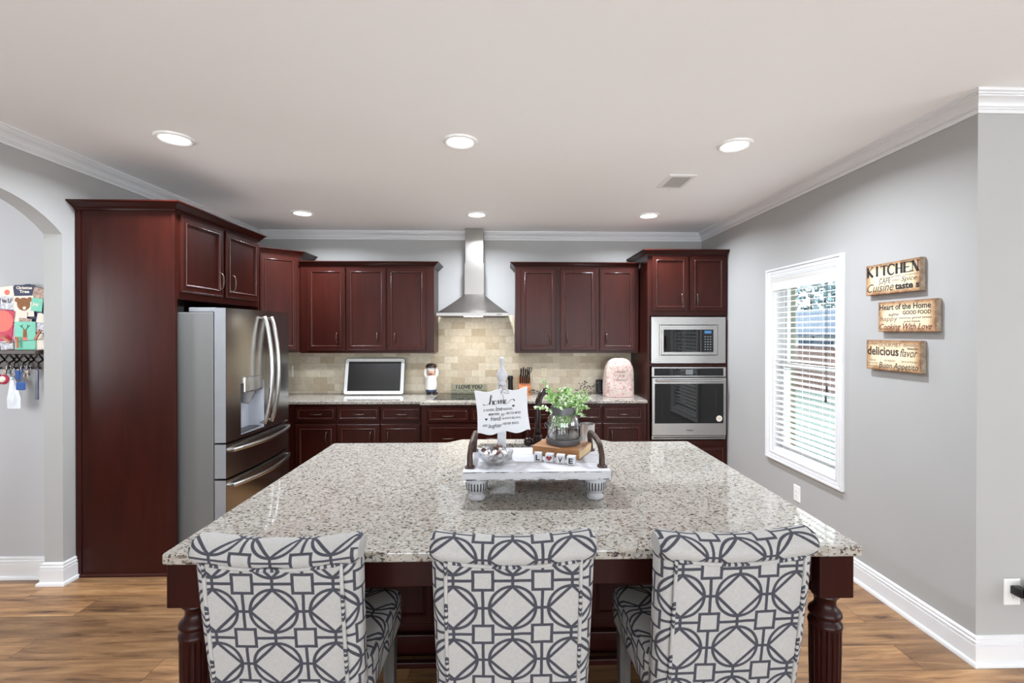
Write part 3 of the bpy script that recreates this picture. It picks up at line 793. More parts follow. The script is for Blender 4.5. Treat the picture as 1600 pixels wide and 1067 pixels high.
# three printed canvases on the right wall
def canvas(yl, yr, z0, z1, lab, fill):
    M = facing_left(XR, 0, 0)
    t = thing('wall_sign', (XR, (yl + yr) / 2, (z0 + z1) / 2), lab, 'sign', 'kitchen wording signs on the right wall')
    d = 0.032
    build('board', MB(M).box(-yl, -yr, z0, z1, 0.001, d), 'print', t, bevel=0.003)
    build('right_edge', MB(M).box(-yr - 0.001, -yr + 0.0012, z0 + 0.003, z1 - 0.003, 0.003, d - 0.003), 'print_side', t)
    W, Hh = yl - yr, z1 - z0
    Mt = facing_left(XR - d, yl, z0)
    fill(t, Mt, W, Hh)
def put(t, M, mat, rows, name='lettering'):
    m = MB(M)
    for r in rows:
        letters(m, r[0], r[1], r[2], 0.05, w=r[3], h=r[4], **(r[5] if len(r) > 5 else {}))
    build(name, m, mat, t, recalc=False)
def serif_word(m, text, x, y, w, h, st=0.16):
    """roman capitals with slab serifs"""
    n = len(text); cw = w / n
    def bar(a, b_, t):
        d = Vector((b_[0] - a[0], b_[1] - a[1])); q = Vector((-d.y, d.x)).normalized() * t / 2
        m.add([(a[0] + q.x, a[1] + q.y, 0.0008), (a[0] - q.x, a[1] - q.y, 0.0008), (b_[0] - q.x, b_[1] - q.y, 0.0008), (b_[0] + q.x, b_[1] + q.y, 0.0008)], [(0, 1, 2, 3)])
    for i, ch in enumerate(text):
        a, b_ = x + i * cw + cw * 0.03, x + (i + 1) * cw - cw * 0.03
        T_, t_ = cw * st * 1.9, cw * st * 0.6
        y1 = y + h; md = y + h * 0.5; sf = cw * 0.15
        def stem(p): bar((p, y), (p, y1), T_); bar((p - sf, y + t_ / 2), (p + sf, y + t_ / 2), t_); bar((p - sf, y1 - t_ / 2), (p + sf, y1 - t_ / 2), t_)
        def thin(p): bar((p, y), (p, y1), t_); bar((p - sf, y + t_ / 2), (p + sf, y + t_ / 2), t_); bar((p - sf, y1 - t_ / 2), (p + sf, y1 - t_ / 2), t_)
        l = a + sf
        if ch == 'K': stem(l); bar((l, md), (b_ - sf, y1), t_); bar((l + cw * .08, md + h * .06), (b_ - sf * .6, y), T_); bar((b_ - 2 * sf, y1 - t_ / 2), (b_, y1 - t_ / 2), t_); bar((b_ - 2 * sf, y + t_ / 2), (b_, y + t_ / 2), t_)
        elif ch == 'I': stem((a + b_) / 2)
        elif ch == 'T': stem((a + b_) / 2); bar((a, y1 - t_ / 2), (b_, y1 - t_ / 2), t_); bar((a + t_ / 2, y1), (a + t_ / 2, y1 - h * .2), t_); bar((b_ - t_ / 2, y1), (b_ - t_ / 2, y1 - h * .2), t_)
        elif ch == 'C':
            pts = [((a + b_) / 2 + (b_ - a) / 2 * math.cos(q), md + h / 2 * math.sin(q)) for q in [0.6 + k * (2 * PI - 1.2) / 14 for k in range(15)]]
            for k in range(14): bar(pts[k], pts[k + 1], t_ + (T_ - t_) * (1 - abs(k - 6.5) / 7))
            bar((b_ - t_, y1), (b_ - t_, y1 - h * .25), t_)
        elif ch == 'H': stem(l); stem(b_ - sf); bar((l, md), (b_ - sf, md), t_)
        elif ch == 'E': stem(l); bar((l, y1 - t_ / 2), (b_, y1 - t_ / 2), t_); bar((l, md), (b_ - sf, md), t_); bar((l, y + t_ / 2), (b_, y + t_ / 2), t_); bar((b_, y), (b_, y + h * .2), t_); bar((b_, y1), (b_, y1 - h * .2), t_)
        elif ch == 'N': thin(l); thin(b_ - sf); bar((l, y1), (b_ - sf, y), T_)
def sign_one(t, M, W, Hh):
    m = MB(M); serif_word(m, 'KITCHEN', 0.008, Hh - 0.073, W - 0.012, 0.06)
    letters(m, 'taste s', W * 0.57, 0.022, 0.05, w=W * 0.42, h=0.035, bold=0.002)
    letters(m, 'CAFE', W * 0.27, 0.064, 0.05, w=W * 0.22, h=0.03)
    build('lettering', m, 'ink', t, recalc=False)
    put(t, M, 'grey_ink', [('full of great recipes', W * 0.28, Hh - 0.09, W * 0.68, 0.014, {'shear': 0.3}), ('mmm', W * 0.52, 0.068, W * 0.13, 0.012)], 'small_lettering')
    put(t, M, 'brown_ink', [('Cuisine', W * 0.03, 0.018, W * 0.52, 0.05, {'shear': 0.35}), ('Spice', W * 0.68, 0.064, W * 0.27, 0.034, {'shear': 0.3})], 'script_lettering')
def sign_two(t, M, W, Hh):
    put(t, M, 'ink', [('Heart of the Home', 0.01, Hh - 0.047, W * 0.9, 0.034, {'bold': 0.001})])
    put(t, M, 'brown_ink', [('GOOD FOOD', W * 0.46, Hh - 0.078, W * 0.47, 0.022, {'bold': 0.001}), ('laughter', W * 0.2, Hh - 0.083, W * 0.2, 0.022, {'shear': 0.35}),
                            ('good times', W * 0.62, Hh - 0.102, W * 0.32, 0.016, {'shear': 0.3}), ('memories', W * 0.4, Hh - 0.102, W * 0.2, 0.010), ('great friends', W * 0.48, Hh - 0.122, W * 0.28, 0.014, {'shear': 0.3})], 'small_lettering')
    put(t, M, 'grey_ink', [('happy', W * 0.04, Hh - 0.112, W * 0.33, 0.036, {'shear': 0.15})], 'faded_lettering')
    put(t, M, 'red_ink', [('Cooking With Love', 0.01, 0.014, W * 0.92, 0.046, {'shear': 0.4, 'bold': 0.0006})], 'script_lettering')
def sign_three(t, M, W, Hh):
    put(t, M, 'grey_ink', [('indulge', 0.005, Hh - 0.026, W * 0.22, 0.02, {'shear': 0.4}), ('GOURMET', W * 0.25, Hh - 0.038, W * 0.42, 0.024), ('family', W * 0.7, Hh - 0.034, W * 0.26, 0.024, {'shear': 0.45}),
                           ('Savor', W * 0.06, 0.052, W * 0.14, 0.014), ('cream', W * 0.36, 0.054, W * 0.2, 0.01), ('invite', W * 0.68, 0.054, W * 0.26, 0.012), ('Sensation', W * 0.02, 0.036, W * 0.22, 0.011), ('morsels', W * 0.02, 0.018, W * 0.22, 0.011)], 'small_lettering')
    put(t, M, 'brown_ink', [('delicious', 0.01, Hh - 0.088, W * 0.6, 0.052, {'bold': 0.0012}), ('flavor', W * 0.65, Hh - 0.092, W * 0.3, 0.046, {'shear': 0.35}), ('blessed', W * 0.78, Hh - 0.05, W * 0.17, 0.012, {'bold': 0.001})])
    put(t, M, 'ink', [('Buon Appetito', W * 0.26, 0.014, W * 0.7, 0.046, {'shear': 0.2})], 'script_lettering')
canvas(2.848, 2.468, 1.829, 2.012, 'topmost wall sign, reading KITCHEN over smaller words', sign_one)
canvas(2.751, 2.375, 1.606, 1.782, 'middle wall sign, reading Heart of the Home and Cooking With Love', sign_two)
canvas(2.842, 2.462, 1.379, 1.557, 'lowest wall sign, reading delicious flavor and Buon Appetito', sign_three)
# ------------------------------------------------------------------ cabinets
DOOR = [(0, 0.003), (0.003, 0), (0.009, 0.0), (0.011, -0.0018), (0.013, 0.0), (0.040, 0.0), (0.042, -0.0022), (0.044, 0.0006), (0.048, 0.0006), (0.050, -0.002), (0.056, -0.009), (0.060, -0.009)]
DRAW = [(0, 0.003), (0.003, 0), (0.008, 0.0), (0.010, -0.0018), (0.012, 0.0), (0.024, 0.0), (0.026, -0.002), (0.028, 0.0006), (0.031, 0.0006), (0.033, -0.002), (0.038, -0.007), (0.041, -0.007)]
def bead(M, x0, x1, z0, z1, t, inset, parent):
    """the rounded bead that frames a door or drawer panel"""
    P = [(inset + 0.0060 * (1 - math.cos(q)) / 2 + (0.0004 if k else 0), t + 0.0002 + 0.0034 * math.sin(q)) for k, q in enumerate([PI * k / 6 for k in range(7)])]
    m = MB(M); V, F, n = [], [], len(P)
    for d, w_ in P: V += [(x0 + d, z0 + d, w_), (x1 - d, z0 + d, w_), (x1 - d, z1 - d, w_), (x0 + d, z1 - d, w_)]
    for i in range(n - 1):
        for k in range(4):
            j = (k + 1) % 4
            F.append((i * 4 + k, i * 4 + j, i * 4 + 4 + j, i * 4 + 4 + k))
    m.add(V, F)
    build('bead_moulding', m, 'cherry_bead', parent, smooth=60)
def lift(prof, t): return [(d, w_ + t if k else t - 0.003) for k, (d, w_) in enumerate(prof)]
def pull(M, u, v, L_, upright, parent):
    p = [(-0.5, 0), (-0.49, 0.012), (-0.42, 0.021), (-0.3, 0.026), (0, 0.029), (0.3, 0.026), (0.42, 0.021), (0.49, 0.012), (0.5, 0)]
    r = [0.006, 0.0045, 0.004, 0.0042, 0.0058, 0.0042, 0.004, 0.0045, 0.006]
    pts = [((u, v + a * L_, 0.02 + b_) if upright else (u + a * L_, v, 0.02 + b_)) for a, b_ in p]
    build('handle', MB(M).tube(pts, r, 8), 'pewter', parent, smooth=50)
def cabinet(name, lab, cat, M, u0, u1, v0, v1, depth, doors=(), drawers=(), group=None, mat='cherry', toe=0.0, crown=None, extra=None):
    loc = M @ Vector(((u0 + u1) / 2, v0, -depth / 2))
    t = thing(name, loc, lab, cat, group)
    c = MB(M)
    if toe:
        c.box(u0, u1, v0 + toe, v1, -depth, 0); c.box(u0, u1, v0, v0 + toe, -depth, -0.07)
    else:
        c.box(u0, u1, v0, v1, -depth, 0)
    build('carcass', c, mat, t, bevel=0.0015)
    for d in doors:
        o = build('door', MB(M).rings(d[0], d[1], d[2], d[3], lift(DOOR, 0.02), 0.0), mat, t)
        bead(M, d[0], d[1], d[2], d[3], 0.02, 0.0425, o)
        if len(d) > 4 and d[4]: pull(M, d[4][0], d[4][1], d[4][2] if len(d[4]) > 2 else 0.105, True, o)
    for d in drawers:
        o = build('drawer', MB(M).rings(d[0], d[1], d[2], d[3], lift(DRAW, 0.02), 0.0), 'cherry_h', t)
        bead(M, d[0], d[1], d[2], d[3], 0.02, 0.0255, o)
        for h in d[4:]: pull(M, h[0], h[1], 0.105, False, o)
    return t
def crown_strip(t, path, z, side=1, out=0.055, hgt=0.055, closed=False, only=None):
    P = [(-0.002, z), (0.006, z), (0.008, z + hgt * 0.16), (0.014, z + hgt * 0.2), (out * 0.42, z + hgt * 0.42), (out * 0.8, z + hgt * 0.74), (out * 0.86, z + hgt * 0.8), (out, z + hgt * 0.84), (out, z + hgt), (-0.002, z + hgt)]
    build('crown_moulding', MB().sweep(path, P, side, only=only), 'cherry_h', t, smooth=30)
UB, UT = 1.381, 2.300
UD = 0.34
M = facing_front(0, D - UD, 0)
t = cabinet('wall_cabinet', 'cherry wall cabinet with three doors left of the range hood', 'cabinet', M, -2.172, -0.765, UB, UT, UD - 0.014,
            [(-2.096, -1.700, 1.408, 2.288, (-1.782, 1.545)), (-1.684, -1.272, 1.408, 2.288, (-1.360, 1.545)), (-1.260, -0.846, 1.408, 2.288, (-1.174, 1.545))], group='cherry wall cabinets')
crown_strip(t, [(-2.172, D - UD), (-0.765, D - UD), (-0.765, D - 0.003)], UT - 0.004)
t = cabinet('wall_cabinet', 'cherry wall cabinet with three doors right of the range hood', 'cabinet', M, 0.104, 1.434, UB, UT, UD - 0.014,
            [(0.160, 0.542, 1.408, 2.288, (0.474, 1.542)), (0.584, 0.974, 1.408, 2.288, (0.658, 1.542)), (1.010, 1.392, 1.408, 2.288, (1.080, 1.542))], group='cherry wall cabinets')
crown_strip(t, [(0.104, D - 0.003), (0.104, D - UD), (1.434, D - UD)], UT - 0.004)
# corner wall cabinet, set across the corner
P0, P1 = Vector((-2.49, 4.732)), Vector((-2.182, 5.035))
dv = (P1 - P0).normalized(); Lc = (P1 - P0).length
Mc = basis((P0.x, P0.y, 0), (dv.x, dv.y, 0), (0, 0, 1), (dv.y, -dv.x, 0))
t = thing('corner_cabinet', (-2.55, 5.1, 1.388), 'tall cherry corner wall cabinet set diagonally behind the fridge', 'cabinet')
build('carcass', MB().prism([(XL + 0.004, 4.732), (P0.x, P0.y), (P1.x, P1.y), (P1.x, D - 0.014), (XL + 0.004, D - 0.014)], 1.388, 2.405, 2), 'cherry', t, bevel=0.0015)
o = build('door', MB(Mc).rings(0.035, Lc - 0.035, 1.412, 2.392, lift(DOOR, 0.02), 0), 'cherry', t)
bead(Mc, 0.035, Lc - 0.035, 1.412, 2.392, 0.02, 0.0425, o)
pull(Mc, 0.07, 1.545, 0.105, True, o)
crown_strip(t, [(XL + 0.004, 4.732), (P0.x, P0.y), (P1.x, P1.y), (P1.x, D - 0.003)], 2.40, 1)
# tall fridge surround
FX = -2.17
t = thing('fridge_surround', (-2.49, 3.66, 0), 'tall cherry end panel and over-fridge cabinet around the fridge', 'cabinet')
pn = MB(); pn.box(XL + 0.003, FX - 0.001, 3.137, 3.157, 0.0, 2.405)
build('end_panel', pn, 'cherry', t, bevel=0.001)
build('panel_edge_strip', MB().box(XL + 0.003, XL + 0.036, 3.130, 3.137, 0, 2.40).box(FX - 0.022, FX, 3.130, 3.137, 0, 2.40), 'cherry', t, bevel=0.001)
build('shoe_strip', MB().prism([(3.137, 0), (3.120, 0), (3.121, 0.010), (3.130, 0.017), (3.137, 0.018)], XL + 0.003, FX, 0), 'cherry_h', t)
build('far_panel', MB().box(XL + 0.003, FX, 4.165, 4.185, 0.0, 2.405), 'cherry', t, bevel=0.001)
build('carcass', MB().box(XL + 0.003, FX, 3.158, 4.164, 1.822, 2.405), 'cherry', t, bevel=0.0015)
Mf = facing_right(FX, 0, 0)
for u0, u1, hu in ((3.170, 3.632, 3.585), (3.668, 4.142, 3.742)):
    o = build('door', MB(Mf).rings(u0, u1, 1.868, 2.382, lift(DOOR, 0.02), 0), 'cherry', t)
    bead(Mf, u0, u1, 1.868, 2.382, 0.02, 0.0425, o)
    pull(Mf, hu, 1.985, 0.12, True, o)
crown_strip(t, [(XL + 0.003, 3.130), (FX, 3.130), (FX, 4.185)], 2.398, 1, 0.066, 0.052)
# tall oven cabinet: a box with two openings
OY = D - 0.625
Mo = facing_front(0, OY, 0)
t = thing('oven_cabinet', (1.855, 5.04, 0), 'tall cherry cabinet housing the microwave and the wall oven', 'cabinet')
c = MB(Mo)
c.box(1.444, 1.470, 0.10, 2.392, -0.61, 0); c.box(2.250, 2.268, 0.10, 2.392, -0.61, 0)
c.box(1.470, 2.250, 1.772, 2.392, -0.61, 0); c.box(1.470, 2.250, 0.10, 0.500, -0.61, 0); c.box(1.470, 2.250, 1.256, 1.282, -0.61, 0)
c.box(1.470, 2.250, 0.5, 1.772, -0.61, -0.59); c.box(1.444, 2.268, 0, 0.10, -0.61, -0.07)
build('carcass', c, 'cherry', t, bevel=0.001)
for u0, u1, hu in ((1.488, 1.857, 1.786), (1.880, 2.246, 1.944)):
    o = build('door', MB(Mo).rings(u0, u1, 1.818, 2.384, lift(DOOR, 0.02), 0), 'cherry', t)
    bead(Mo, u0, u1, 1.818, 2.384, 0.02, 0.0425, o)
    pull(Mo, hu, 1.935, 0.12, True, o)
o = build('drawer', MB(Mo).rings(1.488, 2.246, 0.125, 0.440, lift(DRAW, 0.02), 0), 'cherry_h', t)
bead(Mo, 1.488, 2.246, 0.125, 0.440, 0.02, 0.0255, o)
pull(Mo, 1.867, 0.30, 0.105, False, o)
crown_strip(t, [(1.444, D - 0.003), (1.444, OY), (2.266, OY)], 2.388, 1, 0.055, 0.055)
# base cabinets
BD = 0.60
Mb = facing_front(0, D - BD - 0.014, 0)
def base(lab, u0, u1, dr, do, M=Mb):
    return cabinet('base_cabinet', lab, 'cabinet', M, u0, u1, 0, 0.881, BD, do, dr, 'cherry base cabinets along the back wall', toe=0.10)
base('cherry base cabinet nearest the fridge, one drawer over a door', -2.164, -1.690, [(-2.098, -1.698, 0.712, 0.853, (-1.893, 0.782))], [(-2.098, -1.698, 0.125, 0.678, (-1.788, 0.553))])
base('cherry base cabinet with its drawer under the tablet screen', -1.689, -1.259, [(-1.684, -1.266, 0.712, 0.853, (-1.468, 0.782))], [(-1.684, -1.266, 0.125, 0.678, (-1.353, 0.553))])
base('cherry base cabinet between the tablet screen and the cooktop cabinet', -1.258, -0.832, [(-1.252, -0.856, 0.712, 0.853, (-1.046, 0.780))], [(-1.252, -0.856, 0.125, 0.678, (-1.177, 0.553))])
Mr = facing_front(0, 4.667, 0)
cabinet('base_cabinet', 'cherry cooktop cabinet that stands proud of its neighbours, wide drawers below', 'cabinet', Mr, -0.831, 0.166, 0, 0.881, 0.676, (),
        [(-0.775, -0.361, 0.712, 0.851, (-0.572, 0.774)), (-0.346, 0.078, 0.712, 0.851, (-0.134, 0.774)),
         (-0.775, 0.078, 0.395, 0.684, (-0.572, 0.552), (-0.134, 0.552)), (-0.775, 0.078, 0.125, 0.380, (-0.572, 0.26), (-0.134, 0.26))],
        'cherry base cabinets along the back wall', toe=0.10)
base('cherry base cabinet just right of the cooktop cabinet', 0.167, 0.566, [(0.185, 0.555, 0.710, 0.851, (0.37, 0.772))], [(0.185, 0.555, 0.125, 0.678, (0.50, 0.553))])
base('cherry base cabinet behind the plant jar, second from the oven cabinet', 0.567, 0.983, [(0.577, 0.974, 0.710, 0.851, (0.776, 0.772))], [(0.577, 0.974, 0.125, 0.678, (0.895, 0.553))])
base('cherry base cabinet next to the oven cabinet', 0.984, 1.442, [(0.994, 1.399, 0.708, 0.850, (1.207, 0.772))], [(0.994, 1.399, 0.125, 0.678, (1.077, 0.553))])
cabinet('base_cabinet', 'plain cherry corner base cabinet between fridge and back wall', 'cabinet', Mb, XL + 0.004, -2.165, 0, 0.881, BD, (), (), 'cherry base cabinets along the back wall', toe=0.10)
# worktop along the back wall
o = build('back_worktop', MB().prism([(XL + 0.003, D - 0.013), (XL + 0.003, 4.711), (-0.868, 4.711), (-0.846, 4.632), (0.186, 4.632), (0.206, 4.711), (1.4435, 4.711), (1.4435, D - 0.013)], 0.8815, 0.914, 2), 'granite', bevel=0.006, seg=3)
label(o, 'speckled cream granite worktop running along the back wall', 'worktop')
# cooktop
t = thing('cooktop', (-0.34, 5.02, 0.914), 'black glass cooktop let into the back worktop', 'cooktop')
build('glass_top', MB().box(-0.735, 0.055, 4.772, 5.285, 0.9142, 0.919), 'black_glass', t, bevel=0.0015)
for x, y, r in ((-0.55, 5.12, 0.09), (-0.55, 4.92, 0.075), (-0.13, 5.12, 0.075), (-0.13, 4.92, 0.1)):
    build('burner_ring', MB().lathe([(r, 0.9191), (r, 0.9193), (r - 0.003, 0.9193), (r - 0.003, 0.9191)], (x, y, 0), 40, cap=False), 'zinc', t)

# ------------------------------------------------------------------ range hood
t = thing('range_hood', (-0.346, D - 0.25, 1.772), 'stainless steel chimney range hood on the back wall', 'range hood')
h0, h1 = -0.720, 0.028
yb, yf = D - 0.002, D - 0.49
c = MB()
ch0, ch1, cf = -0.452, -0.238, D - 0.215
n = 12; V = []
def hood_ring(s):
    """s 0 rim .. 1 chimney foot, slightly hollowed sides"""
    q = s ** 0.88
    return [(h0 + (ch0 - h0) * q, yf + (cf - yf) * q), (h1 + (ch1 - h1) * q, yf + (cf - yf) * q), (h1 + (ch1 - h1) * q, yb), (h0 + (ch0 - h0) * q, yb)]
F = []
for i in range(n + 1):
    s_ = i / n
    V += [(x, y, 1.806 + (2.017 - 1.806) * s_) for x, y in hood_ring(s_)]
    if i:
        for k in range(4):
            j = (k + 1) % 4
            F.append((4 * i - 4 + k, 4 * i - 4 + j, 4 * i + j, 4 * i + k))
F += [(0, 3, 2, 1), (4 * n, 4 * n + 1, 4 * n + 2, 4 * n + 3)]
c.add(V, F)
build('canopy', c, 'steel_v', t, smooth=25)
build('rim', MB().box(h0, h1, yf - 0.001, yb, 1.772, 1.8055), 'steel_v', t, bevel=0.002)
build('lower_chimney', MB().box(ch0, ch1, cf, yb, 2.0172, 2.361), 'steel_v', t, bevel=0.002)
build('upper_chimney', MB().box(ch0 + 0.008, ch1 - 0.008, cf + 0.006, yb, 2.3612, H - 0.002), 'steel_v', t, bevel=0.002)
build('lamp_panel', MB().box(-0.44, -0.24, yf + 0.03, yf + 0.11, 1.766, 1.7718), 'hood_lamp', t, bevel=0.002)
build('filter_panel', MB().box(h0 + 0.03, h1 - 0.03, yf + 0.13, yb - 0.02, 1.7685, 1.7718), 'zinc', t)
for k in range(3):
    build('control_button', MB(facing_front(-0.085 + k * 0.018, yf - 0.001, 1.789)).lathe([(0.006, 0), (0.006, 0.002), (0, 0.003)], (0, 0, 0), 14), 'black_plastic', t)
hl = bpy.data.lights.new('hood_lamp', 'AREA'); hl.shape = 'RECTANGLE'; hl.size = 0.2; hl.size_y = 0.08; hl.energy = 3.0; hl.color = (1, 0.93, 0.82)
ho = bpy.data.objects.new('hood_lamp', hl); COL.objects.link(ho); ho.parent = t; ho.location = (0, -0.17, -0.012)

# ------------------------------------------------------------------ microwave and oven
Mk = facing_front(0, OY - 0.0005, 0)
t = thing('microwave', (1.86, OY, 1.286), 'built-in stainless microwave above the wall oven', 'microwave')
build('trim_kit', MB(Mk).rings(1.476, 2.244, 1.287, 1.762, [(0, 0.018), (0.003, 0.022), (0.080, 0.0225), (0.086, 0.0145), (0.096, 0.014)], 0.0), 'steel', t)
build('body', MB().box(1.60, 2.12, OY + 0.002, OY + 0.45, 1.30, 1.75), 'black_plastic', t)
d = build('door', MB(Mk).rings(1.577, 2.144, 1.374, 1.675, [(0, 0.026), (0.003, 0.03), (0.024, 0.030), (0.026, 0.0285)], 0.0146), 'steel', t)
build('window', MB(Mk).rings(1.602, 1.982, 1.404, 1.632, [(0, 0.0290), (0.002, 0.0306), (0.028, 0.0306), (0.029, 0.0300)], 0.0284), 'black_glass', d)
cp = build('control_panel', MB(Mk).box(1.984, 2.112, 1.404, 1.632, 0.0284, 0.0308), 'black_glass', t)
MT['display'] = plain('blue lit display', srgb(30, 60, 90), 0.3, emit=(srgb(80, 150, 210), 0.6))
MT['key'] = plain('grey printed keys', srgb(120, 122, 126), 0.5)
build('display', MB(Mk).box(2.02, 2.09, 1.592, 1.62, 0.0308, 0.0313), 'display', cp)
m = MB(Mk)
for r in range(6):
    for k in range(3): m.box(2.020 + k * 0.027, 2.035 + k * 0.027, 1.425 + r * 0.026, 1.434 + r * 0.026, 0.0308, 0.0312)
build('keypad', m, 'key', cp)
t = thing('wall_oven', (1.863, OY, 0.51), 'built-in stainless wall oven with a black glass door', 'oven')
build('oven_body', MB().box(1.53, 2.20, OY + 0.002, OY + 0.5, 0.52, 1.24), 'black_plastic', t)
build('control_panel', MB(Mk).rings(1.482, 2.246, 1.150, 1.252, [(0, 0.02), (0.002, 0.0235), (0.014, 0.0235), (0.016, 0.0225)], 0.0), 'steel', t)
cp = build('control_glass', MB(Mk).box(1.508, 2.218, 1.162, 1.238, 0.0226, 0.0245), 'black_glass', t)
build('display', MB(Mk).box(1.83, 1.905, 1.176, 1.226, 0.0245, 0.0249), plain('grey lit display', srgb(90, 94, 96), 0.2, emit=(srgb(150, 156, 160), 0.25)), cp)
d = build('door', MB(Mk).rings(1.483, 2.245, 0.556, 1.142, [(0, 0.028), (0.003, 0.032)], 0.0), 'steel', t)
build('door_glass', MB(Mk).box(1.511, 2.216, 0.679, 1.083, 0.0321, 0.0340), 'black_glass', d)
build('inner_window', MB(Mk).rings(1.585, 2.140, 0.735, 1.030, [(0, 0.0341), (0.002, 0.0344), (0.004, 0.0341)], 0.0340), 'black_glass', d)
build('handle', MB(Mk).tube([(1.52, 1.113, 0.055), (2.21, 1.113, 0.055)], 0.0125, 14).box(1.535, 1.555, 1.104, 1.122, 0.032, 0.055).box(2.172, 2.192, 1.104, 1.122, 0.032, 0.055), 'steel', d, smooth=50)
build('lower_vent', MB(Mk).rings(1.484, 2.245, 0.512, 0.552, [(0, 0.016), (0.003, 0.019), (0.008, 0.019), (0.010, 0.015)], 0.0), 'steel', t)
build('vent_slot', MB(Mk).box(1.50, 2.23, 0.527, 0.537, 0.015, 0.0165), 'dark_rubber', t)
m = MB(Mk); letters(m, 'Whirlpool', 1.834, 0.604, 0.02, w=0.072, h=0.014, bold=0.0008, z=0.0326)
build('lettering', m, 'ink', d, recalc=False)
s_ = build('round_sticker', MB(Mk).lathe([(0.031, 0), (0.031, 0.0006), (0, 0.0006)], (2.172, 0.727, 0.0340), 28), 'cream', d)
m = MB(Mk); letters(m, '5 YEAR', 2.152, 0.731, 0.01, w=0.04, h=0.008, z=0.0349); letters(m, 'WARRANTY', 2.15, 0.718, 0.01, w=0.044, h=0.007, z=0.0349)
build('sticker_print', m, 'grey_ink', s_, recalc=False)

# ------------------------------------------------------------------ refrigerator
F0, F1 = 3.192, 4.095
t = thing('refrigerator', (-2.35, 3.64, 0), 'smoky stainless french door refrigerator with two bottom drawers', 'refrigerator')
build('case', MB().box(-2.74, -1.962, F0 + 0.004, F1 - 0.004, 0.03, 1.735), 'fridge_side', t, bevel=0.006)
build('foot_plinth', MB().box(-2.70, -2.0, F0 + 0.03, F1 - 0.03, 0.0, 0.03), 'black_plastic', t)
build('hinge_cover', MB().box(-2.13, -1.955, F0 + 0.01, F0 + 0.13, 1.7355, 1.768).box(-2.13, -1.955, F1 - 0.13, F1 - 0.01, 1.7355, 1.768), 'fridge_edge', t, bevel=0.006)
FB, FF = -1.952, -1.876          # back and edge-front of the doors
def fx_(y): return FF + 0.034 * (1 - ((y - 3.6435) / 0.4515) ** 2)
def slab(y0, y1, z0, z1, hole=None, n=16):
    m = MB()
    ys = sorted(set([y0 + (y1 - y0) * k / n for k in range(n + 1)] + (list(hole[:2]) if hole else [])))
    zs = [z0, z1] if not hole else [z0, hole[2], hole[3], z1]
    q = 0.006
    for i in range(len(ys) - 1):
        for j in range(len(zs) - 1):
            a, b_, c_, d_ = ys[i], ys[i + 1], zs[j], zs[j + 1]
            if hole and a >= hole[0] - 1e-6 and b_ <= hole[1] + 1e-6 and c_ >= hole[2] - 1e-6 and d_ <= hole[3] + 1e-6: continue
            m.add([(fx_(a), a, c_), (fx_(b_), b_, c_), (fx_(b_), b_, d_), (fx_(a), a, d_)], [(0, 1, 2, 3)])
    for a, b_ in zip(ys[:-1], ys[1:]):
        for z in (z0, z1): m.add([(FB, a, z), (FB, b_, z), (fx_(b_), b_, z), (fx_(a), a, z)], [(0, 1, 2, 3)])
    m.add([(FB, y0, z0), (FB, y1, z0), (FB, y1, z1), (FB, y0, z1)], [(0, 1, 2, 3)])
    return m
def side_face(y, z0, z1):
    return MB().box(FB, fx_(y) - 0.002, y - 0.0008, y + 0.0008, z0, z1)
HO = (3.335, 3.618, 0.882, 1.240)
def fdoor(name, y0, y1, z0, z1, hole=None):
    o = build(name, slab(y0, y1, z0, z1, hole), 'fridge_steel', t, smooth=30)
    build('door_edge', side_face(y0, z0, z1), 'fridge_edge', o); build('door_edge', side_face(y1, z0, z1), 'fridge_edge', o)
    return o
dl = fdoor('door', F0, 3.6415, 0.858, 1.765, HO)
dr = fdoor('door', 3.6455, F1, 0.858, 1.765)
w1 = fdoor('drawer', F0, F1, 0.618, 0.846)
w2 = fdoor('drawer', F0, F1, 0.06, 0.604)
# water and ice dispenser let into the left door
m = MB(); xb = FB + 0.006
a, b_, c_, d_ = HO
def q4(p): m.add(p, [(0, 1, 2, 3)])
q4([(xb, a + .02, c_ + .01), (xb, b_ - .02, c_ + .01), (xb, b_ - .02, d_ - .01), (xb, a + .02, d_ - .01)])
q4([(fx_(a), a, c_), (xb, a + .02, c_ + .01), (xb, a + .02, d_ - .01), (fx_(a), a, d_)])
q4([(fx_(b_), b_, c_), (xb, b_ - .02, c_ + .01), (xb, b_ - .02, d_ - .01), (fx_(b_), b_, d_)])
q4([(fx_(a), a, c_), (fx_(b_), b_, c_), (xb, b_ - .02, c_ + .01), (xb, a + .02, c_ + .01)])
q4([(fx_(a), a, d_), (fx_(b_), b_, d_), (xb, b_ - .02, d_ - .01), (xb, a + .02, d_ - .01)])
dsp = build('dispenser_recess', m, plain('silver grey plastic', srgb(176, 180, 188), 0.3, 0.3, var=0.02), dl, recalc=False)
pm = MB(); pm.box(-1.895, -1.842, 3.362, 3.604, 1.172, 1.284)
build('dispenser_panel', pm, 'steel', dl, bevel=0.008)
build('dispenser_chute', MB().lathe([(0.052, 1.170), (0.05, 1.150), (0.038, 1.128), (0.03, 1.09), (0.018, 1.082)], (-1.898, 3.478, 0), 20), 'fridge_edge', dl, smooth=40)
build('drip_tray', MB().box(-1.94, -1.868, 3.358, 3.596, 0.893, 0.898), 'zinc', dl)
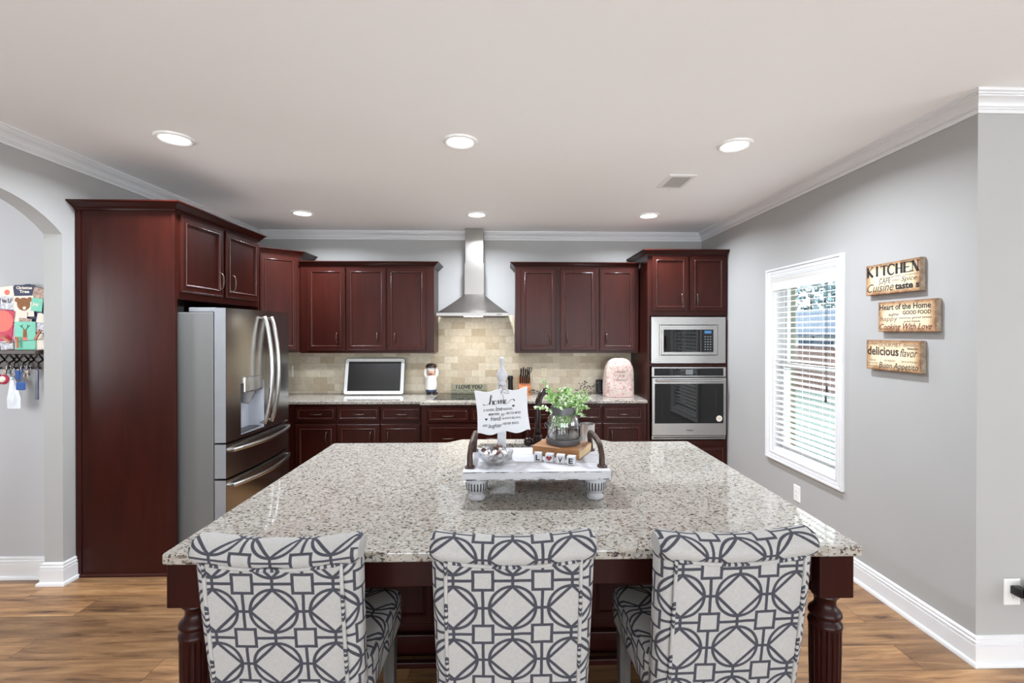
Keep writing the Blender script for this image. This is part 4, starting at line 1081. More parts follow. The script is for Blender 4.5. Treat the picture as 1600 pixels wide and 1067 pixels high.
def bow(y0, z0, y1, z1, parent, out=0.052, r=0.0155):
    pts, n = [], 16
    for k in range(n + 1):
        s_ = k / n; y, z = y0 + (y1 - y0) * s_, z0 + (z1 - z0) * s_
        b__ = out * (0.30 + 0.70 * math.sin(PI * s_) ** 0.75)
        pts.append((fx_(y) + b__, y, z))
    e0 = (fx_(y0) - 0.002, y0 + (y1 - y0) * 0.01, z0 + (z1 - z0) * 0.012); e1 = (fx_(y1) - 0.002, y1 - (y1 - y0) * 0.01, z1 - (z1 - z0) * 0.012)
    build('handle', MB().tube([e0] + pts + [e1], [r * 0.8] + [r] * (n + 1) + [r * 0.8], 12), 'steel', parent, smooth=50)
bow(3.590, 0.915, 3.590, 1.715, dl, 0.075)
bow(3.695, 0.915, 3.695, 1.715, dr, 0.075)
bow(3.235, 0.800, 4.055, 0.800, w1)
bow(3.235, 0.560, 4.055, 0.560, w2)
build('door_badge', MB().lathe([(0.012, 0), (0.012, 0.003), (0, 0.003)], (FF + 0.0015, 4.045, 1.705), 18, axis='x'), 'chrome', dr)
# ------------------------------------------------------------------ island
IX0, IX1, IY0, IY1 = -1.066, 1.154, 1.470, 2.932
t = thing('kitchen_island', (0.044, 2.3, 0), 'dark cherry island base with turned fluted corner legs', 'kitchen island')
c = MB(); c.box(-1.02, 1.10, 2.262, 2.282, 0.10, 0.8805).box(-1.02, 1.10, 2.92, 2.93, 0.10, 0.8805).box(-1.02, -1.0, 2.282, 2.92, 0.10, 0.8805).box(1.08, 1.10, 2.282, 2.92, 0.10, 0.8805).box(-1.0, 1.08, 2.282, 2.92, 0.10, 0.12).box(-1.0, 1.08, 2.32, 2.82, 0.0, 0.10)
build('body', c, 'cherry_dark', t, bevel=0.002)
Mi = facing_front(0, 2.262, 0)
for k in range(3):
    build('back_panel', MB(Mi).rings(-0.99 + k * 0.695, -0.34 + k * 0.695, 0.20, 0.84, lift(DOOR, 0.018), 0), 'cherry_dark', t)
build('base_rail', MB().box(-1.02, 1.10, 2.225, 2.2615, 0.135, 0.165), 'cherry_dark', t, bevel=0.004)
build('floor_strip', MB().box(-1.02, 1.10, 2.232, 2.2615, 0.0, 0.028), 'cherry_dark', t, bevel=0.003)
for x0, x1, y0, y1 in ((-0.955, 1.032, 1.545, 1.57), (-1.055, -1.03, 1.625, 2.26), (1.11, 1.135, 1.625, 2.26)):
    build('apron', MB().box(x0, x1, y0, y1, 0.765, 0.8805), 'cherry_dark', t, bevel=0.002)
for cx_ in (-1.0205, 1.0955):
    cy_ = 1.572
    build('leg', MB().box(cx_ - 0.0575, cx_ + 0.0575, cy_ - 0.0575, cy_ + 0.0575, 0.722, 0.8805), 'cherry_dark', t, bevel=0.003)
    top = [(0.0, 0.722), (0.036, 0.722), (0.041, 0.716), (0.043, 0.708), (0.038, 0.702), (0.034, 0.694), (0.0325, 0.682), (0.036, 0.668), (0.044, 0.660), (0.050, 0.652), (0.0515, 0.643),
           (0.047, 0.634), (0.040, 0.630), (0.042, 0.625), (0.050, 0.618), (0.0525, 0.610), (0.051, 0.602), (0.0, 0.600)]
    l = MB().lathe(top, (cx_, cy_, 0), 40)
    lg = build('turned_neck', l, 'cherry_dark', t, smooth=45)
    fl = lambda a, z, i: 1.0 - 0.10 * (1 if 0 < i < 11 else 0) * max(0.0, math.cos(a * 18)) ** 0.6
    shaft = [(0.049, 0.6015), (0.049, 0.596), (0.0488, 0.55), (0.0485, 0.5), (0.047, 0.42), (0.045, 0.34), (0.043, 0.27), (0.041, 0.22), (0.040, 0.2), (0.040, 0.19), (0.042, 0.18), (0.045, 0.17)]
    build('fluted_shaft', MB().lathe(shaft, (cx_, cy_, 0), 144, mod=fl), 'cherry_dark', t, smooth=50)
    build('foot', MB().lathe([(0.045, 0.1699), (0.05, 0.155), (0.046, 0.14), (0.03, 0.12), (0.044, 0.09), (0.05, 0.06), (0.046, 0.03), (0.036, 0.0)], (cx_, cy_, 0), 32), 'cherry_dark', t, smooth=45)
# granite top with the sink opening
SX0, SX1, SY0, SY1 = -0.165, 0.50, 2.50, 2.905
def round_poly(pts, rad, n=5):
    out = []
    for i, p in enumerate(pts):
        p = Vector(p); a = Vector(pts[i - 1]); b_ = Vector(pts[(i + 1) % len(pts)])
        u, w_ = (a - p).normalized(), (b_ - p).normalized()
        for k in range(n + 1):
            s_ = k / n
            q = p + u * rad * (1 - s_) ** 2 + w_ * rad * s_ ** 2
            out.append((q.x, q.y))
    return out
outer = round_poly([(IX0, IY0), (IX1, IY0), (IX1, IY1), (0.668, IY1), (0.588, IY1 + 0.085), (-0.282, IY1 + 0.085), (-0.362, IY1), (IX0, IY1)], 0.018)
inner = round_poly([(SX0, SY0), (SX1, SY0), (SX1, SY1), (SX0, SY1)], 0.05)
bm = bmesh.new()
es = []
for loop in (outer, inner):
    vs = [bm.verts.new((x, y, 0.914)) for x, y in loop]
    es += [bm.edges.new((vs[i], vs[(i + 1) % len(vs)])) for i in range(len(vs))]
r = bmesh.ops.triangle_fill(bm, use_beauty=True, use_dissolve=True, edges=es)
ex = bmesh.ops.extrude_face_region(bm, geom=bm.faces[:])
bmesh.ops.translate(bm, vec=(0, 0, -0.033), verts=[v for v in ex['geom'] if isinstance(v, bmesh.types.BMVert)])
bmesh.ops.recalc_face_normals(bm, faces=bm.faces)
me = bpy.data.meshes.new('island_countertop'); bm.to_mesh(me); bm.free()
me.materials.append(MT['granite'])
o = bpy.data.objects.new('island_countertop', me); COL.objects.link(o)
b = o.modifiers.new('edge', 'BEVEL'); b.width = 0.006; b.segments = 3; b.limit_method = 'ANGLE'; b.angle_limit = math.radians(40)
label(o, 'large speckled cream granite slab on top of the island', 'countertop')
t = thing('sink', (0.17, 2.7, 0.70), 'undermount steel sink in the far side of the island top', 'sink')
m = MB()
bx = [(SX0 - 0.006, SY0 - 0.006), (SX1 + 0.006, SY0 - 0.006), (SX1 + 0.006, SY1 + 0.006), (SX0 - 0.006, SY1 + 0.006)]
V = [(x, y, 0.8805) for x, y in bx] + [(x + (0.03 if x < 0.1 else -0.03), y + (0.03 if y < 2.7 else -0.03), 0.70) for x, y in bx]
m.add(V, [(0, 1, 5, 4), (1, 2, 6, 5), (2, 3, 7, 6), (3, 0, 4, 7), (4, 5, 6, 7)])
build('basin', m, 'steel', t)
build('drain', MB().lathe([(0.045, 0.7005), (0.045, 0.703), (0.03, 0.702), (0, 0.7015)], (0.17, 2.7, 0), 24), 'chrome', t)
# faucet
FXc, FYc = 0.166, 2.42
t = thing('faucet', (FXc, FYc, 0.914), 'dark bronze gooseneck faucet behind the wooden tray', 'faucet')
build('base', MB().lathe([(0.030, 0.9142), (0.030, 0.920), (0.025, 0.926), (0.0215, 0.94), (0.0205, 1.055), (0.023, 1.060), (0.023, 1.068), (0.0185, 1.074), (0, 1.074)], (FXc, FYc, 0), 28), 'bronze', t, smooth=45)
pts = [(FXc, FYc, 1.07), (FXc, FYc, 1.15), (FXc, FYc, 1.205)]
for k in range(1, 15):
    a = PI - PI * 1.12 * k / 14
    q = 0.058 + 0.058 * math.cos(a)
    pts.append((FXc + q * 0.80, FYc + q * 0.75, 1.205 + 0.088 * math.sin(a)))
build('spout', MB().tube(pts, 0.0165, 16), 'bronze', t, smooth=True)
e = Vector(pts[-1])
build('spray_head', MB().tube([e + Vector((0, 0, 0.004)), e - Vector((0.002, 0.002, 0.02)), e - Vector((0.004, 0.004, 0.08))], [0.018, 0.021, 0.023], 16), 'bronze', t, smooth=50)
hd = build('lever_handle', MB().tube([(FXc - 0.018, FYc, 1.035), (FXc - 0.03, FYc, 1.035)], 0.016, 16).lathe([(0, -0.026), (0.012, -0.024), (0.02, -0.014), (0.022, 0), (0.018, 0.014), (0.01, 0.02), (0, 0.022)], (FXc - 0.05, FYc, 1.036), 20), 'bronze', t, smooth=50)
build('lever', MB().tube([(FXc - 0.05, FYc, 1.055), (FXc - 0.051, FYc - 0.004, 1.08), (FXc - 0.054, FYc - 0.01, 1.11)], [0.006, 0.0045, 0.0055], 10), 'bronze', hd, smooth=50)
# steel tumbler
MT['tumbler_steel'] = steel('satin steel', srgb(214, 212, 210), 0.3, 2)
t = thing('steel_tumbler', (0.412, 2.345, 0.914), 'brushed steel tumbler standing on the island just behind the wooden tray', 'tumbler')
build('cup', MB().lathe([(0.028, 0.9142), (0.031, 0.918), (0.034, 1.00), (0.0365, 1.138), (0.0375, 1.142), (0.0345, 1.142), (0.032, 1.02), (0.0, 0.99)], (0.412, 2.345, 0), 32), 'tumbler_steel', t, smooth=40)

# ------------------------------------------------------------------ tray riser and what stands on it
TX0, TX1, TY0, TY1, TZ0, TZ1 = -0.172, 0.428, 1.875, 2.268, 1.006, 1.043
t = thing('wooden_tray', (0.128, 2.07, 0.914), 'distressed white wooden riser tray on fluted bun feet with iron handles', 'tray')
MT['rib_black'] = plain('dark worn groove paint', srgb(48, 44, 44), 0.7, var=0.2)
for k in range(3):
    d = (TY1 - TY0) / 3
    build('board', MB().box(TX0, TX1, TY0 + k * d + 0.0008, TY0 + (k + 1) * d - 0.0008, TZ0, TZ1), 'whitewash', t, bevel=0.003)
rng = random.Random(9); m = MB()
for k in range(46):
    x = rng.uniform(TX0, TX1 - 0.02); L_ = rng.uniform(0.006, 0.05); top_ = rng.random() < 0.6
    z_ = TZ1 - 0.0035 - rng.uniform(0, 0.002) if top_ else TZ0 + 0.0015 + rng.uniform(0, 0.003)
    m.box(x, min(TX1 - 0.003, x + L_), TY0 - 0.0005, TY0 + 0.0006, z_, z_ + rng.uniform(0.0012, 0.0032) * (0.6 if top_ else 1))
build('worn_edge', m, 'rib_black', t)
build('worn_corner', MB().box(TX1 - 0.001, TX1 + 0.0006, TY0 + 0.002, TY0 + 0.03, TZ0 + 0.002, TZ1 - 0.003), 'iron', t)
MT['rib_black'] = plain('dark worn groove paint', srgb(48, 44, 44), 0.7, var=0.2)
for x in (-0.119, 0.372):
    for y in (1.935, 2.205):
        f = build('foot', MB().lathe([(0.0, 0.9145), (0.031, 0.9145), (0.034, 0.918), (0.034, 0.926), (0.027, 0.934), (0.026, 0.940), (0.034, 0.948), (0.0435, 0.960), (0.0455, 0.975), (0.0445, 0.988),
                                  (0.041, 0.992), (0.041, 0.999), (0.044, 1.001), (0.044, 1.0058), (0, 1.0058)], (x, y, 0), 40), 'whitewash', t, smooth=50)
        g = MB()
        for k in range(22):
            a = 2 * PI * k / 22; w_ = 0.062
            P = [(0.0405, 0.9545), (0.0442, 0.960), (0.0462, 0.975), (0.0452, 0.988)]
            V = []
            for r_, z in P: V += [(x + r_ * math.cos(a - w_), y + r_ * math.sin(a - w_), z), (x + r_ * math.cos(a + w_), y + r_ * math.sin(a + w_), z)]
            g.add(V, [(2 * i, 2 * i + 1, 2 * i + 3, 2 * i + 2) for i in range(3)])
        build('groove', g, 'rib_black', f, recalc=False)
for x, dx in ((-0.148, -1), (0.402, 1)):
    pts = [(x, 1.938, TZ1 + 0.004), (x, 1.944, TZ1 + 0.05), (x - dx * 0.004, 1.958, TZ1 + 0.082), (x - dx * 0.008, 1.99, TZ1 + 0.097), (x - dx * 0.01, 2.07, TZ1 + 0.101), (x - dx * 0.01, 2.15, TZ1 + 0.097),
           (x - dx * 0.008, 2.185, TZ1 + 0.080), (x - dx * 0.004, 2.197, TZ1 + 0.05), (x, 2.203, TZ1 + 0.004)]
    h = build('handle', MB().tube(pts, [0.0135, 0.0115, 0.012, 0.0125, 0.013, 0.0125, 0.012, 0.0115, 0.0135], 8), 'iron', t, smooth=60)
    for y in (1.934, 2.207):
        build('mount', MB().prism([(-0.018, -0.017), (0, -0.022), (0.018, -0.017), (0.021, 0), (0.018, 0.017), (0, 0.022), (-0.018, 0.017), (-0.021, 0)], 0, 0.007, 2), 'iron', h, local=True, bevel=0.002)
        mo = h.children[-1]; mo.location = Vector((x, y, TZ1 + 0.0002)) - ORG[t.name]
# cut glass bowl with sweets
BX, BY, BZ = -0.045, 1.985, TZ1 + 0.0004
t = thing('glass_bowl', (BX, BY, BZ), 'cut crystal bowl of sweets on the left of the wooden tray', 'bowl')
pr = [(0.0, 0.0), (0.034, 0.0), (0.036, 0.003), (0.046, 0.010), (0.057, 0.020), (0.067, 0.032), (0.0745, 0.045), (0.079, 0.057), (0.0765, 0.057), (0.064, 0.035), (0.052, 0.021), (0.036, 0.010), (0.0, 0.008)]
def facet(a, z, i):
    if i < 3 or i > 8: return 1.0
    return 1.0 + 0.022 * (1 if (int(round(a * 36 / (2 * PI) * 2)) + i) % 2 else -1) * (0.4 if i == 7 else 1)
build('bowl', MB().lathe([(r_, z) for r_, z in pr], (BX, BY, BZ), 72, mod=facet), 'cut_glass', t)
rng = random.Random(3)
sw = []
for nm, mt in (('mint1', 'white'), ('mint2', 'brown'), ('mint3', 'silvery')):
    m = MB().ball((0, 0, 0), 0.0105, 10, 1.15, 0.9, 0.72)
    m.add([(0.010, 0, 0), (0.019, 0.006, 0.003), (0.019, -0.006, -0.003)], [(0, 1, 2)]).add([(-0.010, 0, 0), (-0.019, 0.006, 0.003), (-0.019, -0.006, -0.003)], [(0, 2, 1)])
    sw.append(m)
protos = {}
for k in range(46):
    nm = ('mint1', 'mint2', 'mint3', 'mint1')[k % 4]
    lay = 0 if k < 12 else (1 if k < 27 else 2)
    R_ = (0.024, 0.040, 0.056)[lay]
    a, q = rng.uniform(0, 2 * PI), R_ * math.sqrt(rng.uniform(0.02, 1))
    p = (BX + q * math.cos(a), BY + q * math.sin(a), BZ + (0.018, 0.038, 0.060)[lay] + rng.uniform(-0.004, 0.010) - 0.02 * (q / 0.056 if lay == 2 else 0) * 0.2)
    if nm not in protos:
        o = build('wrapped_candy', sw[('mint1', 'mint2', 'mint3').index(nm)], nm, None, smooth=40)
        protos[nm] = o
    else:
        o = protos[nm].copy(); COL.objects.link(o)
    o.location = p; o.rotation_euler = (rng.uniform(-0.7, 0.7), rng.uniform(-0.7, 0.7), rng.uniform(0, PI))
    label(o, {'mint1': 'small white wrapped sweet among the sweets in the crystal bowl', 'mint2': 'small brown wrapped sweet among the sweets in the crystal bowl', 'mint3': 'small silvery wrapped sweet among the sweets in the crystal bowl'}[nm], 'candy', {'mint1': 'white sweets in the bowl', 'mint2': 'brown sweets in the bowl', 'mint3': 'silvery sweets in the bowl'}[nm])
# white spindle post
PX, PY = -0.017, 2.105
t = thing('spindle_stand', (PX, PY, TZ1), 'white turned wooden post with a ball finial standing on the tray behind the home sign', 'stand')
m = MB().box(PX - 0.0195, PX + 0.0195, PY - 0.0195, PY + 0.0195, TZ1 + 0.0145, TZ1 + 0.318)
build('post', m, 'whitewash', t, bevel=0.003)
build('base', MB().box(PX - 0.045, PX + 0.045, PY - 0.045, PY + 0.045, TZ1 + 0.0003, TZ1 + 0.0143), 'whitewash', t, bevel=0.003)
z0 = 1.361
build('finial', MB().lathe([(0, z0), (0.014, z0), (0.019, z0 + 0.003), (0.021, z0 + 0.010), (0.017, z0 + 0.017), (0.014, z0 + 0.021), (0.020, z0 + 0.03), (0.0245, z0 + 0.042), (0.0245, z0 + 0.052), (0.019, z0 + 0.066), (0.011, z0 + 0.076),
                             (0.0078, z0 + 0.088), (0.007, z0 + 0.100), (0.008, z0 + 0.110), (0.0108, z0 + 0.116), (0.0108, z0 + 0.123), (0.006, z0 + 0.129), (0, z0 + 0.130)], (PX, PY, 0), 28), 'whitewash', t, smooth=50)
# hanging "home" plaque
A = math.radians(4.2)
Cc = Vector((-0.014, PY - 0.030, 1.252))
Ms = basis(Cc, (math.cos(A), 0, math.sin(A)), (-math.sin(A), 0, math.cos(A)), (0, -1, 0))
t = thing('home_plaque', Cc, 'white wavy-edged plaque lettered home, tied with twine to the white post', 'plaque')
def wavy(x0, x1, z0, z1):
    P = []
    for k in range(24):
        s_ = k / 24; P.append((x0 + (x1 - x0) * s_, z0 + 0.007 * (math.cos(4 * PI * s_) - 0.2) * (1 if s_ < 0.5 else 1)))
    for k in range(20):
        s_ = k / 20; P.append((x1 - 0.006 * math.sin(PI * s_), z0 + (z1 - z0) * s_))
    for k in range(24):
        s_ = k / 24; P.append((x1 - (x1 - x0) * s_, z1 - 0.006 * (0.9 - math.cos(4 * PI * s_))))
    for k in range(20):
        s_ = k / 20; P.append((x0 + 0.006 * math.sin(PI * s_), z1 - (z1 - z0) * s_))
    return P
build('board', MB(Ms).prism(wavy(-0.118, 0.118, -0.093, 0.100), -0.004, 0.004, 2), plain('matt white board', srgb(202, 203, 206), 0.6, var=0.01), t, bevel=0.001)
MT_ = Ms @ Matrix.Translation((0, 0, 0.0042))
m = MB(MT_)
th0, th1 = 0.0009, 0.0024
stroke(m, [(-0.083, 0.037), (-0.078, 0.033), (-0.066, 0.034), (-0.055, 0.042), (-0.043, 0.062), (-0.042, 0.074), (-0.047, 0.070), (-0.052, 0.046), (-0.055, 0.032)], th0, th1)          # h
stroke(m, [(-0.055, 0.032), (-0.047, 0.047), (-0.040, 0.050), (-0.040, 0.040), (-0.041, 0.033), (-0.036, 0.034)], th0, th1)
stroke(m, [(-0.030, 0.049), (-0.035, 0.042), (-0.033, 0.033), (-0.025, 0.033), (-0.021, 0.042), (-0.025, 0.049), (-0.030, 0.049)], th0, th1)                                      # o
stroke(m, [(-0.021, 0.044), (-0.014, 0.050), (-0.014, 0.034), (-0.008, 0.047), (-0.003, 0.050), (-0.004, 0.034), (0.002, 0.047), (0.007, 0.050), (0.006, 0.036), (0.010, 0.033)], th0, th1)   # m
stroke(m, [(0.010, 0.034), (0.020, 0.044), (0.020, 0.050), (0.014, 0.048), (0.013, 0.038), (0.018, 0.032), (0.030, 0.038), (0.040, 0.048), (0.052, 0.050), (0.057, 0.042)], th0, th1)        # e
def word(s, x, y, w_, h_, script=False):
    letters(m, s, x, y, 0.02, w=w_, h=h_, shear=0.42 if script else 0.0, bold=0.0002 if script else 0.0003, z=0.0008)
word('IS WHERE', -0.083, 0.005, 0.048, 0.0105); word('love', -0.031, 0.003, 0.032, 0.021, True); word('RESIDES,', 0.004, 0.005, 0.042, 0.0105)
word('MEMORIES', -0.062, -0.015, 0.048, 0.0105); word('joy', -0.010, -0.019, 0.020, 0.018, True); word('ARE FOR MORE', 0.014, -0.015, 0.066, 0.0105)
word('friends', -0.056, -0.039, 0.048, 0.020, True); word('ALWAYS BELONG,', -0.004, -0.036, 0.084, 0.0105)
word('AND', -0.092, -0.062, 0.022, 0.0105); word('laughter', -0.068, -0.069, 0.062, 0.024, True); word('NEVER ENDS', -0.002, -0.060, 0.070, 0.0105)
heart(m, 0.050, 0.021, 0.0065, rot=0.15); heart(m, -0.074, -0.030, 0.0065, rot=-0.1)
build('lettering', m, 'ink', t, recalc=False)
m = MB()
tw = lambda *p: m.tube([Ms @ Vector(q) for q in p], 0.0011, 6)
tw((-0.012, 0.098, 0.005), (-0.006, 0.112, -0.004), (-0.001, 0.1195, -0.0075), (0.004, 0.112, -0.004), (0.010, 0.096, 0.005))
tw((0.002, 0.092, 0.0055), (0.018, 0.097, 0.007), (0.030, 0.088, 0.007), (0.035, 0.078, 0.006), (0.020, 0.079, 0.007), (0.004, 0.088, 0.0065), (0.001, 0.082, 0.006))
tw((0.002, 0.092, 0.0055), (-0.002, 0.082, 0.006), (0.006, 0.076, 0.006), (0.008, 0.066, 0.0055), (0.009, 0.036, 0.0055))
build('twine', m, 'twine', t, smooth=True)
# wooden block under the jar
RB = math.radians(-27)
BL = Vector((0.122, 2.135, TZ1 + 0.0005))
t = thing('wooden_block', BL, 'brown wooden book-shaped block on the tray under the plant jar', 'block', rz=RB)
MT['page'] = plain('pale end grain', srgb(196, 168, 128), 0.6, var=0.2, scale=6, stretch=(1, 1, 40))
bw, bd_, bh = 0.226, 0.178, 0.043
build('block', MB().box(0, bw - 0.003, 0, bd_, 0, bh), 'block_wood', t, local=True, bevel=0.004)
build('end_face', MB().box(bw - 0.003, bw, 0.004, bd_ - 0.004, 0.004, bh - 0.004), 'page', t, local=True, bevel=0.001)
# LOVE dice
for (x, y, rz, ch, word_) in ((0.142, 2.036, -0.18, 'L', 'letter L, first of the four'), (0.191, 2.016, -0.30, None, 'red heart, second of the four'), (0.236, 1.998, -0.26, 'V', 'letter V, third of the four'), (0.279, 1.975, -0.32, 'E', 'letter E, last of the four')):
    s_ = 0.0175
    t = thing('letter_cube', (x, y, TZ1 + 0.0005), 'small white cube showing a ' + word_ + ' on the tray', 'cube', 'small white LOVE cubes', rz=rz)
    build('cube', MB().box(-s_, s_, -s_, s_, 0, 2 * s_), 'whitewash', t, local=True, bevel=0.002)
    m = MB(basis((0, -s_, s_), (1, 0, 0), (0, 0, 1), (0, -1, 0)))
    if ch: letters(m, ch, -0.009, -0.0115, 0.03, w=0.018, h=0.023, bold=0.001, z=0.0005)
    else: heart(m, 0, 0.001, 0.0135, z=0.0005)
    build('lettering', m, 'ink' if ch else 'heart', t, local=True, recalc=False)
# jar with greenery
JX, JY, JZ = 0.268, 2.172, TZ1 + 0.0005 + bh + 0.0005
t = thing('glass_jar', (JX, JY, JZ), 'clear glass jar in a grey metal band and wire cage on the wooden block', 'jar')
build('glass', MB().lathe([(0, 0.004), (0.070, 0.004), (0.0735, 0.010), (0.0735, 0.100), (0.070, 0.118), (0.062, 0.130), (0.054, 0.136), (0.054, 0.166), (0.0515, 0.166), (0.0515, 0.137), (0.060, 0.127), (0.067, 0.115), (0.0705, 0.099), (0.0705, 0.012), (0.066, 0.008), (0, 0.008)], (JX, JY, JZ), 48), 'jar_glass', t, smooth=50)
build('base_band', MB().lathe([(0.0, 0.0), (0.078, 0.0), (0.0795, 0.002), (0.0795, 0.026), (0.077, 0.0265), (0.077, 0.003), (0, 0.003)], (JX, JY, JZ), 48), 'zinc', t, smooth=40)
build('rim_band', MB().lathe([(0.056, 0.137), (0.0575, 0.137), (0.0585, 0.168), (0.057, 0.171), (0.050, 0.171), (0.050, 0.168)], (JX, JY, JZ), 48), 'zinc', t, smooth=40)
ring = [(JX + 0.0765 * math.cos(2 * PI * k / 40), JY + 0.0765 * math.sin(2 * PI * k / 40), JZ + 0.084) for k in range(41)]
build('wire_ring', MB().tube(ring, 0.0015, 6), 'zinc', t, smooth=True)
for k in range(4):
    a = -PI / 2 - 0.55 + k * PI / 2
    P = [(0.0785, 0.02), (0.0765, 0.095), (0.072, 0.120), (0.060, 0.136), (0.0585, 0.145)]
    build('wire', MB().tube([(JX + r_ * math.cos(a), JY + r_ * math.sin(a), JZ + z) for r_, z in P], 0.0015, 6), 'zinc', t, smooth=True)
for sx in (-1, 1):
    P = [(sx * (0.0775 + 0.009 * math.sin(q)), 0.084 + 0.012 * math.cos(q)) for q in [PI * k / 8 for k in range(9)]]
    build('ear', MB().tube([(JX + x, JY, JZ + z) for x, z in P], 0.0018, 6), 'zinc', t, smooth=True)
t = thing('greenery', (JX, JY, JZ + 0.02), 'pale green leafy sprays with white buds and dark berry twigs in the glass jar', 'plant')
rng = random.Random(11)
lf, bl_, st, bt = MB(), MB(), MB(), MB()
def leaf(m, p, dirn, size):
    d = dirn.normalized()
    s_ = d.cross(Vector((rng.uniform(-1, 1), rng.uniform(-1, 1), rng.uniform(-0.3, 1)))).normalized() * size * 0.36
    n_ = d.cross(s_).normalized() * size * 0.1
    m.add([p, p + d * size * 0.45 + s_ + n_, p + d * size + n_ * 0.4, p + d * size * 0.45 - s_ + n_, p + d * size * 0.5 - n_ * 0.3], [(0, 1, 4), (1, 2, 4), (2, 3, 4), (3, 0, 4)])
sprays = []
for k in range(62):
    a = rng.uniform(0, 2 * PI)
    reach = rng.uniform(0.03, 0.095) * (1.0 if math.cos(a) > -0.2 else 0.85)
    hgt = rng.uniform(0.03, 0.095)
    sprays.append((Vector((JX, JY, JZ + 0.06)), Vector((JX + 0.03 * math.cos(a), JY + 0.03 * math.sin(a), JZ + 0.172)), Vector((JX + reach * math.cos(a) * 1.12, JY + reach * math.sin(a), JZ + 0.165 + hgt - 0.25 * reach))))
sprays += [(Vector((JX, JY, JZ + 0.05)), Vector((JX - 0.03, JY, JZ + 0.18)), Vector((JX - 0.088, JY - 0.02, JZ + 0.285))),
           (Vector((JX, JY, JZ + 0.05)), Vector((JX - 0.025, JY, JZ + 0.18)), Vector((JX - 0.075, JY, JZ + 0.265))),
           (Vector((JX, JY, JZ + 0.05)), Vector((JX - 0.04, JY - 0.02, JZ + 0.178)), Vector((JX - 0.125, JY - 0.04, JZ + 0.172))),
           (Vector((JX, JY, JZ + 0.05)), Vector((JX + 0.05, JY - 0.02, JZ + 0.185)), Vector((JX + 0.115, JY - 0.03, JZ + 0.215))),
           (Vector((JX, JY, JZ + 0.05)), Vector((JX + 0.05, JY - 0.03, JZ + 0.178)), Vector((JX + 0.085, JY - 0.045, JZ + 0.130))),
           (Vector((JX, JY, JZ + 0.05)), Vector((JX + 0.05, JY - 0.03, JZ + 0.182)), Vector((JX + 0.108, JY - 0.04, JZ + 0.168)))]
for k in range(12):
    a = rng.uniform(0, 2 * PI)
    sprays.append((Vector((JX - 0.01, JY, JZ + 0.15)), Vector((JX - 0.01 + 0.02 * math.cos(a), JY + 0.02 * math.sin(a), JZ + 0.12)), Vector((JX - 0.012 + 0.036 * math.cos(a), JY + 0.036 * math.sin(a), JZ + rng.uniform(0.06, 0.11)))))
for a, b_, c_ in sprays:
    P = [a * (1 - s_) ** 2 + b_ * 2 * s_ * (1 - s_) + c_ * s_ ** 2 for s_ in [k / 8 for k in range(9)]]
    st.tube(P, 0.0008, 5)
    for k in range(4, 9):
        for q in range(7):
            d = Vector((rng.uniform(-1, 1), rng.uniform(-1, 1), rng.uniform(-0.5, 0.9)))
            leaf(lf if rng.random() < 0.64 else bl_, P[k], d, rng.uniform(0.011, 0.020))
build('leaves', lf, 'leaf', t, recalc=False); build('blossoms', bl_, 'blossom', t, recalc=False); build('stems', st, 'leaf', t)
bs = MB()
for pts in ([(JX + 0.03, JY + 0.03, JZ + 0.16), (JX + 0.09, JY + 0.03, JZ + 0.245), (JX + 0.155, JY + 0.02, JZ + 0.268)], [(JX + 0.03, JY + 0.03, JZ + 0.16), (JX + 0.10, JY + 0.03, JZ + 0.215), (JX + 0.172, JY + 0.02, JZ + 0.235)],
            [(JX + 0.03, JY + 0.03, JZ + 0.16), (JX + 0.12, JY + 0.02, JZ + 0.2), (JX + 0.178, JY + 0.01, JZ + 0.178)], [(JX - 0.03, JY + 0.03, JZ + 0.16), (JX - 0.08, JY + 0.03, JZ + 0.24), (JX - 0.155, JY + 0.01, JZ + 0.245)], [(JX + 0.03, JY + 0.03, JZ + 0.16), (JX + 0.08, JY + 0.05, JZ + 0.26), (JX + 0.12, JY + 0.06, JZ + 0.275)]):
    a, b_, c_ = [Vector(p) for p in pts]
    P = [a * (1 - s_) ** 2 + b_ * 2 * s_ * (1 - s_) + c_ * s_ ** 2 for s_ in [k / 10 for k in range(11)]]
    bt.tube(P, 0.0008, 5)
    for k in range(5, 11):
        for q in range(2):
            e = P[k] + Vector((rng.uniform(-0.012, 0.012), rng.uniform(-0.012, 0.012), rng.uniform(-0.012, 0.012)))
            bt.tube([P[k], e], 0.0006, 4); bs.ball(e, 0.0032, 8)
build('twigs', bt, 'bark', t); build('berries', bs, 'berry', t, smooth=True)

# ------------------------------------------------------------------ things on the back worktop
# tablet screen on its stand
TI = math.radians(12)
Mtv = basis((-1.445, 5.150, 0.9147), (1, 0, 0), (0, math.sin(TI), math.cos(TI)), (0, -math.cos(TI), math.sin(TI)))
t = thing('tablet_screen', (-1.445, 5.15, 0.914), 'large white-framed tablet screen leaning on the back worktop', 'tablet')
def rrect(x0, x1, z0, z1, r_, n=6):
    return round_poly([(x0, z0), (x1, z0), (x1, z1), (x0, z1)], r_ * 1.4, n)
build('frame', MB(Mtv).prism(rrect(-0.325, 0.325, 0.010, 0.405, 0.02), -0.004, 0.0, 2), 'white_plastic', t, bevel=0.002)
build('back_shell', MB(Mtv).prism(rrect(-0.329, 0.329, 0.006, 0.409, 0.022), -0.022, -0.0042, 2), 'dark_rubber', t, bevel=0.003)
build('display', MB(Mtv).box(-0.288, 0.288, 0.046, 0.370, 0.0001, 0.0008), 'screen', t)
build('stand', MB().box(-1.545, -1.345, 5.142, 5.21, 0.9144, 0.9225), 'black_plastic', t, bevel=0.002)
